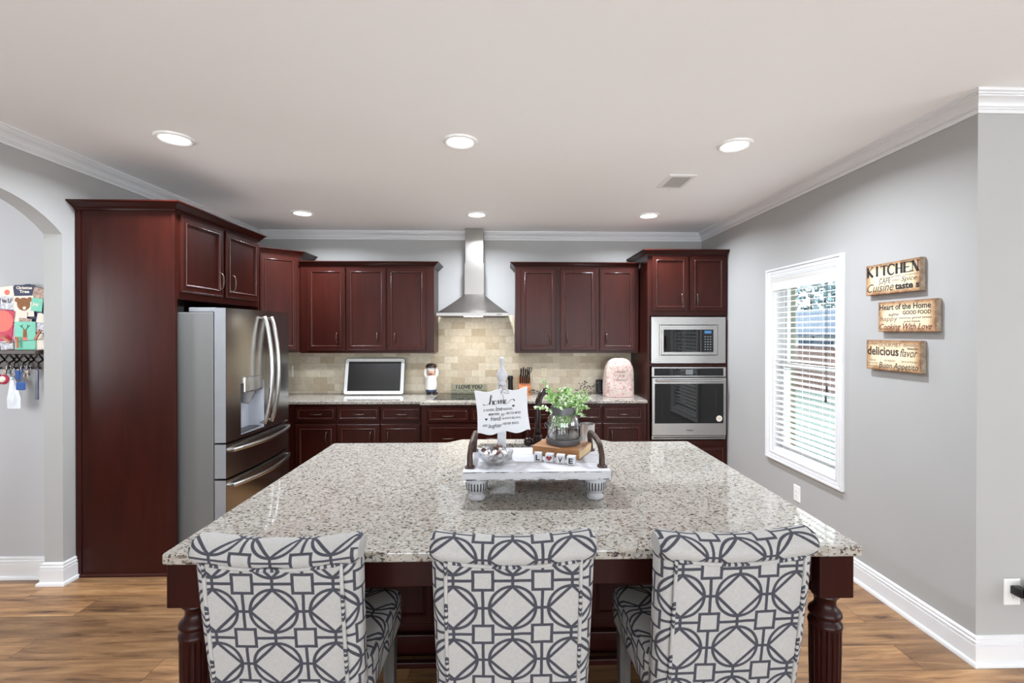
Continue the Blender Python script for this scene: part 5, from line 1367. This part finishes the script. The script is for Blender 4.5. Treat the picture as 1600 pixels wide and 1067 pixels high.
# chef figurine
CX, CY = -0.826, 5.215
t = thing('chef_figurine', (CX, CY, 0.914), 'ceramic chef figurine in a white coat holding a dark bowl on its head', 'figurine')
Z = 0.9142
coat = MB().lathe([(0.0, 0.055), (0.058, 0.055), (0.063, 0.064), (0.0655, 0.09), (0.066, 0.12), (0.061, 0.155), (0.056, 0.185), (0.050, 0.205), (0.036, 0.222), (0.0, 0.226)], (CX, CY, Z), 28)
for s_ in (-1, 1):
    coat.tube([(CX + s_ * 0.04, CY, Z + 0.185), (CX + s_ * 0.062, CY - 0.004, Z + 0.215), (CX + s_ * 0.066, CY - 0.006, Z + 0.25), (CX + s_ * 0.058, CY - 0.006, Z + 0.282)], [0.022, 0.02, 0.018, 0.016], 12)
build('coat', coat, 'porcelain', t, smooth=50)
hd = build('head', MB().ball((CX, CY - 0.006, Z + 0.243), 0.040, 18, 1, 0.95, 0.95).ball((CX, CY - 0.047, Z + 0.240), 0.008, 10), 'skin', t, smooth=True)
MT['moustache'] = plain('black painted moustache', srgb(52, 44, 40), 0.4)
build('moustache', MB().tube([(CX - 0.022, CY - 0.041, Z + 0.226), (CX - 0.008, CY - 0.047, Z + 0.231), (CX, CY - 0.046, Z + 0.229), (CX + 0.008, CY - 0.047, Z + 0.231), (CX + 0.022, CY - 0.041, Z + 0.226)], [0.002, 0.005, 0.004, 0.005, 0.002], 8), 'moustache', hd)
build('eye', MB().ball((CX - 0.013, CY - 0.041, Z + 0.25), 0.003, 8), 'black_plastic', hd); build('eye', MB().ball((CX + 0.013, CY - 0.041, Z + 0.25), 0.003, 8), 'black_plastic', hd)
build('neckerchief', MB().tube([(CX + 0.036 * math.cos(q), CY - 0.004 + 0.034 * math.sin(q), Z + 0.213) for q in [2 * PI * k / 20 for k in range(21)]], 0.007, 8).add([(CX - 0.012, CY - 0.044, Z + 0.212), (CX + 0.012, CY - 0.044, Z + 0.212), (CX, CY - 0.056, Z + 0.185)], [(0, 1, 2)]), 'orange_wood', t, smooth=50)
build('hat', MB().lathe([(0.038, 0.262), (0.041, 0.268), (0.041, 0.285), (0.046, 0.293), (0.04, 0.303), (0, 0.306)], (CX, CY, Z), 24), 'porcelain', t, smooth=50)
build('bowl', MB().lathe([(0.0, 0.345), (0.025, 0.344), (0.048, 0.335), (0.060, 0.318), (0.064, 0.298), (0.061, 0.297), (0.056, 0.312), (0.04, 0.32), (0, 0.322)], (CX, CY, Z), 28), plain('dark glazed bowl', srgb(62, 54, 50), 0.12, 0.3), t, smooth=50)
for s_ in (-1, 1):
    build('hand', MB().ball((CX + s_ * 0.059, CY - 0.008, Z + 0.292), 0.014, 12), 'skin', t, smooth=True)
build('trousers', MB().lathe([(0.044, 0.025), (0.056, 0.03), (0.060, 0.05), (0.056, 0.056), (0, 0.056)], (CX, CY, Z), 24), 'navy', t, smooth=50)
for s_ in (-1, 1):
    build('shoe', MB().ball((CX + s_ * 0.036 + 0.012, CY - 0.022, Z + 0.015), 0.016, 14, 2.0, 1.7, 0.93), 'black_plastic', t, smooth=True)
# "I love you" plank
t = thing('love_plank', (-0.409, 5.25, 0.919), 'grey green wooden plank lettered I LOVE YOU behind the cooktop', 'sign')
Ml = basis((-0.409, 5.225, 0.9195), (1, 0, 0), (0, math.sin(0.12), math.cos(0.12)), (0, -math.cos(0.12), math.sin(0.12)))
build('plank', MB(Ml).box(-0.199, 0.199, 0, 0.105, -0.018, 0), 'sage', t, bevel=0.005)
m = MB(Ml)
letters(m, 'I LOVE YOU', -0.145, 0.056, 0.05, w=0.29, h=0.042, bold=0.002, shear=0.1)
letters(m, 'More Than Yesterday', -0.185, 0.028, 0.03, w=0.37, h=0.02, shear=0.15); letters(m, 'Less Than Tomorrow', -0.185, 0.006, 0.03, w=0.3, h=0.016, shear=0.15)
build('lettering', m, 'ink', t, recalc=False)
# black gadget and knife block
t = thing('can_opener', (0.053, 5.20, 0.914), 'black upright kitchen gadget between the white post and the knife block', 'kitchen gadget')
build('body', MB().lathe([(0.03, 0.9142), (0.033, 0.93), (0.027, 0.98), (0.026, 1.07), (0.03, 1.10), (0.026, 1.118), (0, 1.121)], (0.053, 5.2, 0), 20), 'black_plastic', t, smooth=50)
build('ring_handle', MB().tube([(0.053 + 0.016 * math.cos(q), 5.2, 1.120 + 0.016 * math.sin(q)) for q in [PI * k / 8 for k in range(9)]], 0.004, 8), 'chrome', t, smooth=True)
build('side_knob', MB().lathe([(0.008, 0), (0.02, 0.006), (0.02, 0.018), (0, 0.02)], (0.018, 5.2, 1.09), 14, axis='x').tube([(0.02, 5.2, 1.09), (0.045, 5.2, 1.09)], 0.006, 8), 'black_plastic', t, smooth=50)
t = thing('knife_block', (0.215, 5.19, 0.914), 'orange wooden knife block full of black-handled knives', 'knife block')
build('block', MB().prism([(5.115, 0.9143), (5.255, 0.9143), (5.29, 1.075), (5.19, 1.11), (5.115, 1.0)], 0.142, 0.274, 0), 'orange_wood', t, bevel=0.003)
rng = random.Random(5)
for k in range(9):
    r_, c_ = divmod(k, 5)
    x = 0.160 + c_ * 0.024 + r_ * 0.012
    y0, z0_ = (5.138, 1.037) if r_ == 0 else (5.198, 1.108)
    L_ = 0.09 + 0.015 * rng.random() + (0.02 if (k % 3) == 0 else 0)
    dv_ = Vector((0.02 * rng.uniform(-1, 1), -0.42, 1)).normalized()
    kn = thing('kitchen_knife', (x, y0, z0_), 'black-handled knife %s in the orange knife block' % ('in the front row, ' + ('first', 'second', 'third', 'fourth', 'fifth')[c_] + ' from the left' if r_ == 0 else 'in the back row, ' + ('first', 'second', 'third', 'fourth')[c_] + ' from the left'), 'knife', 'knives in the knife block')
    p0 = Vector((x, y0, z0_)); 
    build('handle', MB().tube([p0 + dv_ * 0.008, p0 + dv_ * 0.03, p0 + dv_ * L_ * 0.8, p0 + dv_ * L_], [0.007, 0.0085, 0.0095, 0.007], 10), 'black_plastic', kn, smooth=50)
    build('bolster', MB().tube([p0 - dv_ * 0.01, p0 + dv_ * 0.010], 0.0062, 10), 'chrome', kn, smooth=50)
# scissors in the block
t = thing('kitchen_scissors', (0.262, 5.20, 1.09), 'black-handled kitchen scissors standing in the right side of the knife block', 'scissors')
m = MB()
for s_ in (-1, 1):
    m.tube([(0.262 + s_ * 0.014 + 0.012 * math.cos(q), 5.165 - 0.012 * math.sin(q), 1.19 + 0.026 * math.sin(q)) for q in [2 * PI * k / 16 for k in range(17)]], 0.0042, 8)
    m.tube([(0.262 + s_ * 0.006, 5.18, 1.165), (0.262, 5.20, 1.09)], 0.005, 8)
build('handles', m, 'black_plastic', t, smooth=True)
# canister
t = thing('canister', (1.06, 5.25, 0.914), 'small black cylindrical canister beside the pink quilted cover', 'canister')
build('body', MB().lathe([(0.040, 0.9143), (0.043, 0.917), (0.043, 1.055), (0.041, 1.058), (0, 1.058)], (1.060, 5.25, 0), 28), 'dark_rubber', t, smooth=40)
build('lid', MB().lathe([(0.044, 1.0585), (0.044, 1.068), (0.042, 1.07), (0, 1.07)], (1.060, 5.25, 0), 28), 'black_plastic', t, smooth=40)
# quilted appliance cover
t = thing('appliance_cover', (1.235, 5.06, 0.914), 'pink floral quilted domed appliance cover at the right end of the worktop', 'appliance cover')
m = MB()
def qc(u, v):
    a = u * 2 * PI; s_ = v
    ww = 0.155 * (1.0 if s_ < 0.55 else math.cos(max(0, (s_ - 0.55) / 0.45) * PI / 2 * 0.985) ** 0.62)
    dd = 0.125 * (1.0 if s_ < 0.6 else math.cos(max(0, (s_ - 0.6) / 0.4) * PI / 2 * 0.985) ** 0.5)
    ww *= 1.0 + 0.02 * math.sin(7 * s_) ; z = 0.9145 + 0.412 * (s_ if s_ < 0.55 else 0.55 + 0.45 * math.sin((s_ - 0.55) / 0.45 * PI / 2))
    e_ = 0.45
    cx2 = math.copysign(abs(math.cos(a)) ** e_, math.cos(a)); sy2 = math.copysign(abs(math.sin(a)) ** e_, math.sin(a))
    return (1.225 + ww * cx2, 5.06 + dd * sy2 + 0.006 * math.sin(9 * s_ + 2 * a), z)
m.grid(qc, 56, 26)
co = build('cover', m, 'quilt', t, smooth=True)
build('hem', MB().tube([qc(k / 56, 0.012) for k in range(57)], 0.005, 8), plain('pink binding tape', srgb(186, 150, 144), 0.8), t, smooth=True)
m = MB(facing_front(1.225, 4.929, 1.12))
letters(m, 'happy', -0.05, 0.055, 0.04, w=0.1, h=0.035, shear=0.3); letters(m, 'and', -0.03, 0.015, 0.04, w=0.06, h=0.022); letters(m, 'blessed', -0.06, -0.035, 0.04, w=0.12, h=0.03, shear=0.3)
build('stitched_words', m, 'grey_ink', t, recalc=False)
# ------------------------------------------------------------------ counter chairs
def chair(x, y, rz, lab, ph, rph):
    t = thing('counter_chair', (x, y, 0), lab, 'chair', 'lattice print chairs at the island', rz=rz)
    ZB, ZT = 0.40, 0.975
    def cy(z): return 0.085 * (1 - (z - ZB) / (ZT - ZB)) ** 1.25 + 0.012     # rear face leans back towards the top
    def hw(z): return 0.222 + 0.010 * (z - ZB) / (ZT - ZB)
    TH = 0.088
    # section of the back: half loop from the rear centre round the side to the front centre, then mirrored
    def section(w, th):
        r_ = 0.040; P = []
        n = 6
        P.append((0.0, 0.0)); P.append((w - r_ - 0.04, 0.0)); 
        for k in range(n + 1):
            a = -PI / 2 + PI / 2 * k / n; P.append((w - r_ + r_ * math.cos(a), r_ + r_ * math.sin(a)))
        for k in range(1, n + 1):
            a = PI / 2 * k / n; q = th - r_; P.append((w - r_ + r_ * math.cos(a), q + r_ * math.sin(a)))
        P.append((0.0, th))
        return P
    m = MB(); rows = 14
    S = [section(hw(ZB + (ZT - ZB) * i / rows), TH) for i in range(rows + 1)]
    n = len(S[0])
    for sgn in (-1, 1):
        V, U, F = [], [], []
        for i in range(rows + 1):
            z = ZB + (ZT - ZB) * i / rows; u = 0
            for k, (px, py) in enumerate(S[i]):
                if k: u += math.hypot(px - S[i][k - 1][0], py - S[i][k - 1][1])
                V.append((sgn * px, cy(z) + py, z)); U.append((sgn * u, z * 1.03 + ph))
        for i in range(rows):
            for k in range(n - 1): F.append((i * n + k, i * n + k + 1, (i + 1) * n + k + 1, (i + 1) * n + k))
        m.add(V, F, U)
    bk = build('backrest', m, 'lattice', t, local=True, smooth=60)
    # rolled top: a soft bolster whose crest dips in the middle
    W2 = 0.2325
    def crest(x_): return 0.979 + 0.020 * (abs(x_) / W2) ** 2
    m = MB(); NU, NV = 36, 20
    def roll(u, v):
        x_ = -W2 + 2 * W2 * u
        e_ = min(1.0, (1 - abs(2 * u - 1)) / 0.06)
        q = math.sqrt(max(0.0, 1 - (1 - e_) ** 2)) if e_ < 1 else 1.0
        q = 0.72 + 0.28 * q
        a = 2 * PI * v
        ry, rz_ = 0.051 * q, 0.039 * q
        return (x_, 0.046 + ry * math.cos(a) - 0.006 * math.sin(a), crest(x_) + rz_ * math.sin(a) + 0.004 * math.cos(a))
    m.grid(roll, NU, NV, lambda u, v: (-W2 + 2 * W2 * u, rph + (0.5 - v) * 0.30))
    for u in (0.0, 1.0):
        m.add([roll(u, k / NV) for k in range(NV)], [tuple(range(NV))], [(0.03 * math.cos(2 * PI * k / NV), 0.04 * math.sin(2 * PI * k / NV)) for k in range(NV)])
    build('top_roll', m, 'lattice', t, local=True, smooth=70)
    # inset rear panel with piping
    PW = 0.188
    ztop = lambda x_: 0.950 + 0.018 * (abs(x_) / PW) ** 2
    def pan(u, v):
        x_ = -PW * 0.985 + 2 * PW * 0.985 * u; z = ZB + 0.004 + (ztop(x_) - ZB - 0.004) * v
        return (x_, cy(z) - 0.007 - 0.003 * math.sin(PI * u), z)
    m = MB().grid(pan, 14, 16, lambda u, v: (pan(u, v)[0], pan(u, v)[2] * 1.03 + ph))
    build('rear_panel', m, 'lattice', t, local=True, smooth=True, recalc=False)
    pp = [(-PW, cy(z) - 0.007, z) for z in [ZB + (ztop(PW) - ZB) * k / 14 for k in range(15)]]
    pp += [(x_, cy(ztop(x_)) - 0.008, ztop(x_) + 0.001) for x_ in [-PW + 2 * PW * k / 20 for k in range(1, 20)]]
    pp += [(PW, cy(z) - 0.007, z) for z in [ztop(PW) - (ztop(PW) - ZB) * k / 14 for k in range(15)]]
    build('piping', MB().tube(pp, 0.0055, 8, 1), 'lattice', t, local=True, smooth=True)
    # seat
    m = MB(); SX_, Y0, Y1, Z0, Z1, r_ = 0.226, cy(0.58) + TH - 0.01, 0.545, 0.488, 0.618, 0.03
    nu, nv = 40, 12
    prof = [(0.0, Z0), (1, Z0)]
    def ringp(inset, z):
        a_, b_, c_, d_ = -SX_ + inset, SX_ - inset, Y0, Y1 - inset
        rr = max(0.005, 0.03 - inset * 0.4)
        return round_poly([(a_, c_), (b_, c_), (b_, d_), (a_, d_)], rr * 1.4, 4), z
    lv = [ringp(0.012, Z0), ringp(0.002, Z0 + 0.006), ringp(0.0, Z0 + 0.02), ringp(0.0, Z1 - 0.03), ringp(0.004, Z1 - 0.014), ringp(0.014, Z1 - 0.004), ringp(0.03, Z1), ringp(0.09, Z1 + 0.006), ringp(0.16, Z1 + 0.009)]
    nn = len(lv[0][0]); V, F, U = [], [], []
    for i, (P, z) in enumerate(lv):
        per = 0
        for k, p in enumerate(P):
            V.append((p[0], p[1], z))
    def uvp(k_face):
        pts = [V[q] for q in k_face]
        c_ = [sum(p[i] for p in pts) / len(pts) for i in range(3)]
        i = k_face[0] // nn
        if i >= 4: return [(p[0], p[1] + 0.05) for p in pts]
        if abs(c_[0]) > SX_ - 0.03: return [(p[1] + 0.05, p[2]) for p in pts]
        return [(p[0], p[2]) for p in pts]
    for i in range(len(lv) - 1):
        for k in range(nn):
            j = (k + 1) % nn
            F.append((i * nn + k, i * nn + j, (i + 1) * nn + j, (i + 1) * nn + k))
    F += [tuple(range(nn))[::-1], tuple((len(lv) - 1) * nn + k for k in range(nn))]
    mm = MB()
    mm.v = [Vector(p) for p in V]
    for f in F:
        mm.f.append(f); mm.uv[len(mm.f) - 1] = uvp(f)
    build('seat', mm, 'lattice', t, local=True, smooth=60)
    def leg(x_, y_, dx, dy, zt):
        a_, b_ = 0.023, 0.017
        V = [(x_ + sx * a_, y_ + sy * a_, zt) for sx, sy in ((-1, -1), (1, -1), (1, 1), (-1, 1))] + [(x_ + dx + sx * b_, y_ + dy + sy * b_, 0.001) for sx, sy in ((-1, -1), (1, -1), (1, 1), (-1, 1))]
        build('leg', MB().add(V, [(0, 1, 2, 3), (7, 6, 5, 4), (0, 4, 5, 1), (1, 5, 6, 2), (2, 6, 7, 3), (3, 7, 4, 0)]), 'leg_wood', t, local=True, bevel=0.002)
    for s_ in (-1, 1):
        leg(s_ * 0.185, 0.505, 0.0, 0.0, 0.4875); leg(s_ * 0.185, 0.135, 0.0, -0.06, 0.399)
    for s_ in (-1, 1):
        build('stretcher', MB().box(s_ * 0.185 - 0.011, s_ * 0.185 + 0.011, 0.115, 0.485, 0.17, 0.20), 'leg_wood', t, local=True, bevel=0.002)
    build('stretcher', MB().box(-0.172, 0.172, 0.30, 0.322, 0.174, 0.196), 'leg_wood', t, local=True, bevel=0.002)
    return t
chair(-0.637, 1.287, math.radians(-1.5), 'lattice-print counter chair at the left end of the island, left of the tray', -0.029, 0.083)
chair(0.022, 1.287, 0.0, 'lattice-print counter chair in the middle, directly in front of the tray', -0.029, 0.0)
chair(0.662, 1.287, math.radians(2.5), 'lattice-print counter chair at the right end, nearest the window wall', -0.058, 0.0)

# ------------------------------------------------------------------ the hall beyond the arch
HY = 3.13
rk = thing('hook_shelf', (-3.2, HY, 1.36), 'dark walnut key rack with a narrow shelf on the hall wall', 'shelf')
build('shelf', MB().box(-3.46, -2.962, HY - 0.10, HY - 0.002, 1.462, 1.486), 'dark_wood', rk, bevel=0.003)
build('rail', MB().box(-3.44, -2.972, HY - 0.022, HY - 0.002, 1.362, 1.4615), 'dark_wood', rk, bevel=0.003)
HK = [-3.232, -3.172, -3.138, -3.083, -3.048, -2.990]
for x in HK:
    build('hook', MB().tube([(x, HY - 0.022, 1.42), (x, HY - 0.05, 1.405), (x, HY - 0.058, 1.385), (x, HY - 0.05, 1.368), (x, HY - 0.038, 1.372)], 0.005, 8).tube([(x, HY - 0.022, 1.425), (x, HY - 0.04, 1.445), (x, HY - 0.05, 1.458)], 0.005, 8), 'black_plastic', rk, smooth=True)
# memo board with cards pinned on it
mbt = thing('card_board', (-3.17, HY, 1.49), 'dark-framed board behind the cards above the key rack', 'board')
build('board', MB().prism([(-3.36, 1.488), (-2.965, 1.488), (-2.965, 1.862), (-3.09, 1.912), (-3.36, 1.85)], HY - 0.022, HY - 0.004, 1), 'navy_card', mbt)
def card(x0, x1, z0, z1, y, mat, lab, rot=0.0, motif=None):
    o = thing('greeting_card', ((x0 + x1) / 2, HY - y, (z0 + z1) / 2), lab, 'card', 'cards on the hall board')
    Mx = basis(((x0 + x1) / 2, HY - y, (z0 + z1) / 2), (math.cos(rot), 0, math.sin(rot)), (-math.sin(rot), 0, math.cos(rot)), (0, -1, 0))
    w_, h_ = (x1 - x0) / 2, (z1 - z0) / 2
    build('card', MB(Mx).box(-w_, w_, -h_, h_, -0.0015, 0.0), mat, o)
    if motif: motif(o, Mx, w_, h_)
    return o
def m_disc(mt, fx, fz, fr, nm='motif', sz=1.0):
    def f(o, Mx, w_, h_): build(nm, MB(Mx).lathe([(fr * h_, 0.0003), (0, 0.0006)], (fx * w_, fz * h_, 0), 22, cap=False), mt, o, recalc=False)
    return f
def m_multi(*fs):
    def f(o, Mx, w_, h_):
        for q in fs: q(o, Mx, w_, h_)
    return f
def m_words(s, mt, fz, fw, fh, x0=-0.8):
    def f(o, Mx, w_, h_):
        m = MB(Mx); letters(m, s, x0 * w_, fz * h_, 0.02, w=fw * w_ * 2, h=fh * h_ * 2, z=0.0006, bold=0.0008); build('lettering', m, mt, o, recalc=False)
    return f
def m_deer(o, Mx, w_, h_):
    build('deer_head', MB(Mx).prism([(-0.16 * w_, 0.45 * h_), (0.16 * w_, 0.45 * h_), (0.2 * w_, -0.02 * h_), (0.1 * w_, -0.2 * h_), (-0.1 * w_, -0.2 * h_), (-0.2 * w_, -0.02 * h_)], 0.0003, 0.0008, 2), 'fur', o)
    build('deer_scarf', MB(Mx).box(-0.22 * w_, 0.22 * w_, -0.32 * h_, -0.12 * h_, 0.0003, 0.0010), 'coral', o)
    m = MB(Mx)
    for s_ in (-1, 1):
        stroke(m, [(s_ * 0.1 * w_, 0.45 * h_), (s_ * 0.3 * w_, 0.62 * h_), (s_ * 0.48 * w_, 0.74 * h_)], 0.002); stroke(m, [(s_ * 0.3 * w_, 0.62 * h_), (s_ * 0.24 * w_, 0.8 * h_)], 0.0018)
    build('antlers', m, 'bark', o, recalc=False)
card(-3.165, -3.04, 1.835, 1.905, 0.026, 'navy_card', 'navy card with white lettering at the top of the board', 0.0, m_multi(m_words('Christmas', 'cream', 0.25, 0.8, 0.28), m_words('Tree', 'cream', -0.45, 0.5, 0.28, -0.5)))
card(-3.26, -3.17, 1.825, 1.895, 0.026, 'cream', 'cream card with a coral fish shape at the upper left', 0.12, m_disc('coral', 0.1, -0.1, 0.5))
card(-3.05, -2.968, 1.80, 1.885, 0.027, 'photo', 'brown toned photo card at the upper right of the board', -0.25)
card(-3.25, -3.155, 1.745, 1.83, 0.028, 'photo2', 'grey photo card left of the teddy bear picture', -0.05, m_words('to U', 'ink', 0.1, 0.6, 0.3))
card(-3.165, -3.04, 1.70, 1.835, 0.030, 'cream', 'white card with a brown teddy bear on it', 0.03, m_multi(m_disc('fur', 0.0, 0.2, 0.62, 'bear_head'), m_disc('fur', -0.62, 0.62, 0.24, 'bear_ear'), m_disc('fur', 0.62, 0.62, 0.24, 'bear_ear'), m_disc('cream', 0.05, -0.1, 0.26, 'bear_muzzle'), m_disc('ink', 0.05, 0.0, 0.07, 'bear_nose')))
card(-3.055, -2.985, 1.735, 1.82, 0.031, 'teal', 'small turquoise card right of the teddy bear', -0.1, m_words('Joy', 'cream', -0.1, 0.6, 0.3))
card(-3.22, -3.08, 1.665, 1.735, 0.033, 'cream', 'white die-cut card below the teddy bear', -0.05)
card(-3.02, -2.965, 1.64, 1.72, 0.033, 'cream', 'white cloud-shaped card at the right below the turquoise one', -0.2, m_disc('cream', -0.3, 0.6, 0.5))
card(-3.19, -3.10, 1.49, 1.66, 0.034, 'pinkprint', 'pink patterned card standing behind the mint green card', 0.05)
card(-3.13, -3.05, 1.625, 1.69, 0.035, 'photo', 'reddish photo card above the mint green card', -0.1)
card(-3.06, -2.965, 1.60, 1.665, 0.036, 'photo2', 'black and white photo strip at the right above the shelf', -0.12)
card(-3.30, -3.165, 1.52, 1.745, 0.038, 'tag_red', 'crimson card with a coral disc at the left edge', -0.12, m_disc('coral', -0.05, 0.35, 0.62))
card(-3.03, -2.972, 1.488, 1.59, 0.037, 'cream', 'white card at the right behind the clothespins', 0.08)
card(-3.148, -3.018, 1.488, 1.668, 0.042, 'teal', 'mint green card with a reindeer head on it', 0.0, m_deer)
card(-3.235, -3.155, 1.489, 1.545, 0.044, 'photo2', 'small greyish card tag at the lower left of the board', 0.1)
st_ = build('twine_line', MB().tube([(-3.35, HY - 0.026, 1.545), (-3.2, HY - 0.05, 1.531), (-3.06, HY - 0.05, 1.548), (-2.968, HY - 0.048, 1.556)], 0.0014, 6), 'twine', None, smooth=True)
label(st_, 'thin twine strung across the cards above the shelf', 'twine')
for x, z, rz_, lab in ((-3.19, 1.555, 0.9, 'wooden clothespin on the twine left of the mint green card'), (-3.12, 1.535, 0.05, 'wooden clothespin clipped to the mint green card'), (-2.99, 1.585, -0.5, 'wooden clothespin at the right end of the twine')):
    o = thing('clothespin', (x, HY - 0.056, z), lab, 'clothespin', 'clothespins on the twine')
    Mx = basis((x, HY - 0.056, z), (math.cos(rz_), 0, math.sin(rz_)), (-math.sin(rz_), 0, math.cos(rz_)), (0, -1, 0))
    for s_ in (-1, 1):
        build('arm', MB(Mx).prism([(s_ * 0.001, -0.036), (s_ * 0.006, -0.036), (s_ * 0.0065, 0.01), (s_ * 0.009, 0.036), (s_ * 0.005, 0.036), (s_ * 0.001, 0.008)], -0.004, 0.004, 2), 'orange_wood', o)
    build('spring', MB(Mx).tube([(-0.007, 0.006, 0), (0.007, 0.006, 0)], 0.0032, 8), 'chrome', o)
# things hanging from the hooks
def hung(name, x, lab, cat, group=None): return thing(name, (x, HY - 0.05, 1.37), lab, cat, group)
yk = HY - 0.056
def keys(x, z, seed, lab):
    o = hung('key_ring', x, lab, 'keys', 'key rings on the rack'); rg = random.Random(seed)
    build('ring', MB().tube([(x + 0.014 * math.cos(q), yk, z - 0.012 + 0.014 * math.sin(q)) for q in [2 * PI * k / 16 for k in range(17)]], 0.0015, 6), 'chrome', o, smooth=True)
    for k in range(4):
        a = -PI / 2 + rg.uniform(-0.9, 0.9)
        p = Vector((x + 0.014 * math.cos(a), yk - 0.004 - 0.003 * k, z - 0.012 + 0.014 * math.sin(a)))
        Mx = basis(p, (math.cos(a + PI / 2), 0, math.sin(a + PI / 2)), (-math.cos(a), 0, -math.sin(a)), (0, -1, 0))
        build('key', MB(Mx).prism([(0.011 * math.cos(q), -0.011 + 0.011 * math.sin(q)) for q in [2 * PI * j / 14 for j in range(14)]], 0, 0.002, 2).prism([(-0.003, -0.052), (0.003, -0.055), (0.004, -0.018), (-0.003, -0.018)], 0, 0.002, 2), ('pewter', 'zinc', 'black_plastic', 'pewter')[k], o)
    return o
k1 = keys(-3.172, 1.385, 1, 'bunch of keys on the second hook from the left, above the white bag')
keys(-3.083, 1.385, 2, 'bunch of keys with dark fobs on the hook right of the white bag')
keys(-3.048, 1.385, 3, 'bunch of keys on the hook nearer the arch, above the blue pouch')
o = hung('car_fob', -3.232, 'black key fob hanging at the left edge of the rack', 'key fob')
build('fob', MB().ball((-3.232, yk, 1.30), 0.034, 14, 0.5, 0.3, 1.1), 'black_plastic', o, smooth=True); build('loop', MB().tube([(-3.232, yk, 1.37), (-3.232, yk, 1.33)], 0.004, 6), 'black_plastic', o)
o = hung('pink_keychain', -3.195, 'round pink and white key charm on the rack', 'key charm')
build('charm', MB().ball((-3.192, yk - 0.01, 1.300), 0.032, 16, 1, 0.45, 1), 'tag_red', o, smooth=True); build('face', MB().ball((-3.190, yk - 0.020, 1.302), 0.02, 14, 1, 0.4, 1), 'blossom', o, smooth=True)
build('cord', MB().tube([(-3.172, yk, 1.375), (-3.186, yk - 0.005, 1.325)], 0.0022, 6), 'black_plastic', o)
o = hung('white_bag', -3.148, 'small white plastic bag hanging from the key rack', 'bag')
m = MB()
def bagf(u, v):
    a = u * 2 * PI
    w_ = 0.012 + 0.026 * min(1, v * 1.5) + 0.004 * math.sin(5 * a + 3 * v)
    return (-3.142 + w_ * math.cos(a) + 0.012 * v, yk - 0.006 + w_ * 0.35 * math.sin(a), 1.305 - 0.19 * v)
m.grid(bagf, 28, 12); m.add([bagf(k / 28, 1.0) for k in range(28)], [tuple(range(28))])
build('sack', m, 'bag', o, smooth=60); build('drawstring', MB().tube([(-3.138, yk + 0.003, 1.372), (-3.14, yk - 0.004, 1.34), (-3.142, yk - 0.006, 1.30)], 0.003, 6), 'bag', o)
build('knot', MB().ball((-3.142, yk - 0.006, 1.306), 0.013, 10), 'bag', o, smooth=True)
o = hung('blue_pouch', -3.095, 'small blue fabric pouch hanging beside the white bag', 'pouch')
build('pouch', MB().box(-3.088, -3.035, yk - 0.042, yk - 0.028, 1.235, 1.285), 'blue_cloth', o, bevel=0.006); build('strap', MB().tube([(-3.083, yk + 0.002, 1.373), (-3.07, yk - 0.026, 1.33), (-3.065, yk - 0.035, 1.28)], 0.003, 6), 'blue_cloth', o)
o = hung('blue_tag', -3.13, 'blue fabric key tag at the top of the rack', 'key tag')
build('tag', MB().box(-3.118, -3.088, yk - 0.016, yk - 0.008, 1.30, 1.36), 'blue_cloth', o, bevel=0.003); build('loop', MB().tube([(-3.138, yk, 1.374), (-3.105, yk - 0.012, 1.355)], 0.002, 6), 'black_plastic', o)
o = hung('dog_lead', -2.99, 'dark strap hanging from the hook nearest the arch', 'strap')
build('strap', MB().box(-3.005, -2.985, yk - 0.004, yk + 0.002, 1.17, 1.36), 'navy', o, bevel=0.002); build('clip', MB().tube([(-2.99, yk, 1.374), (-2.995, yk, 1.355)], 0.004, 8), 'chrome', o)
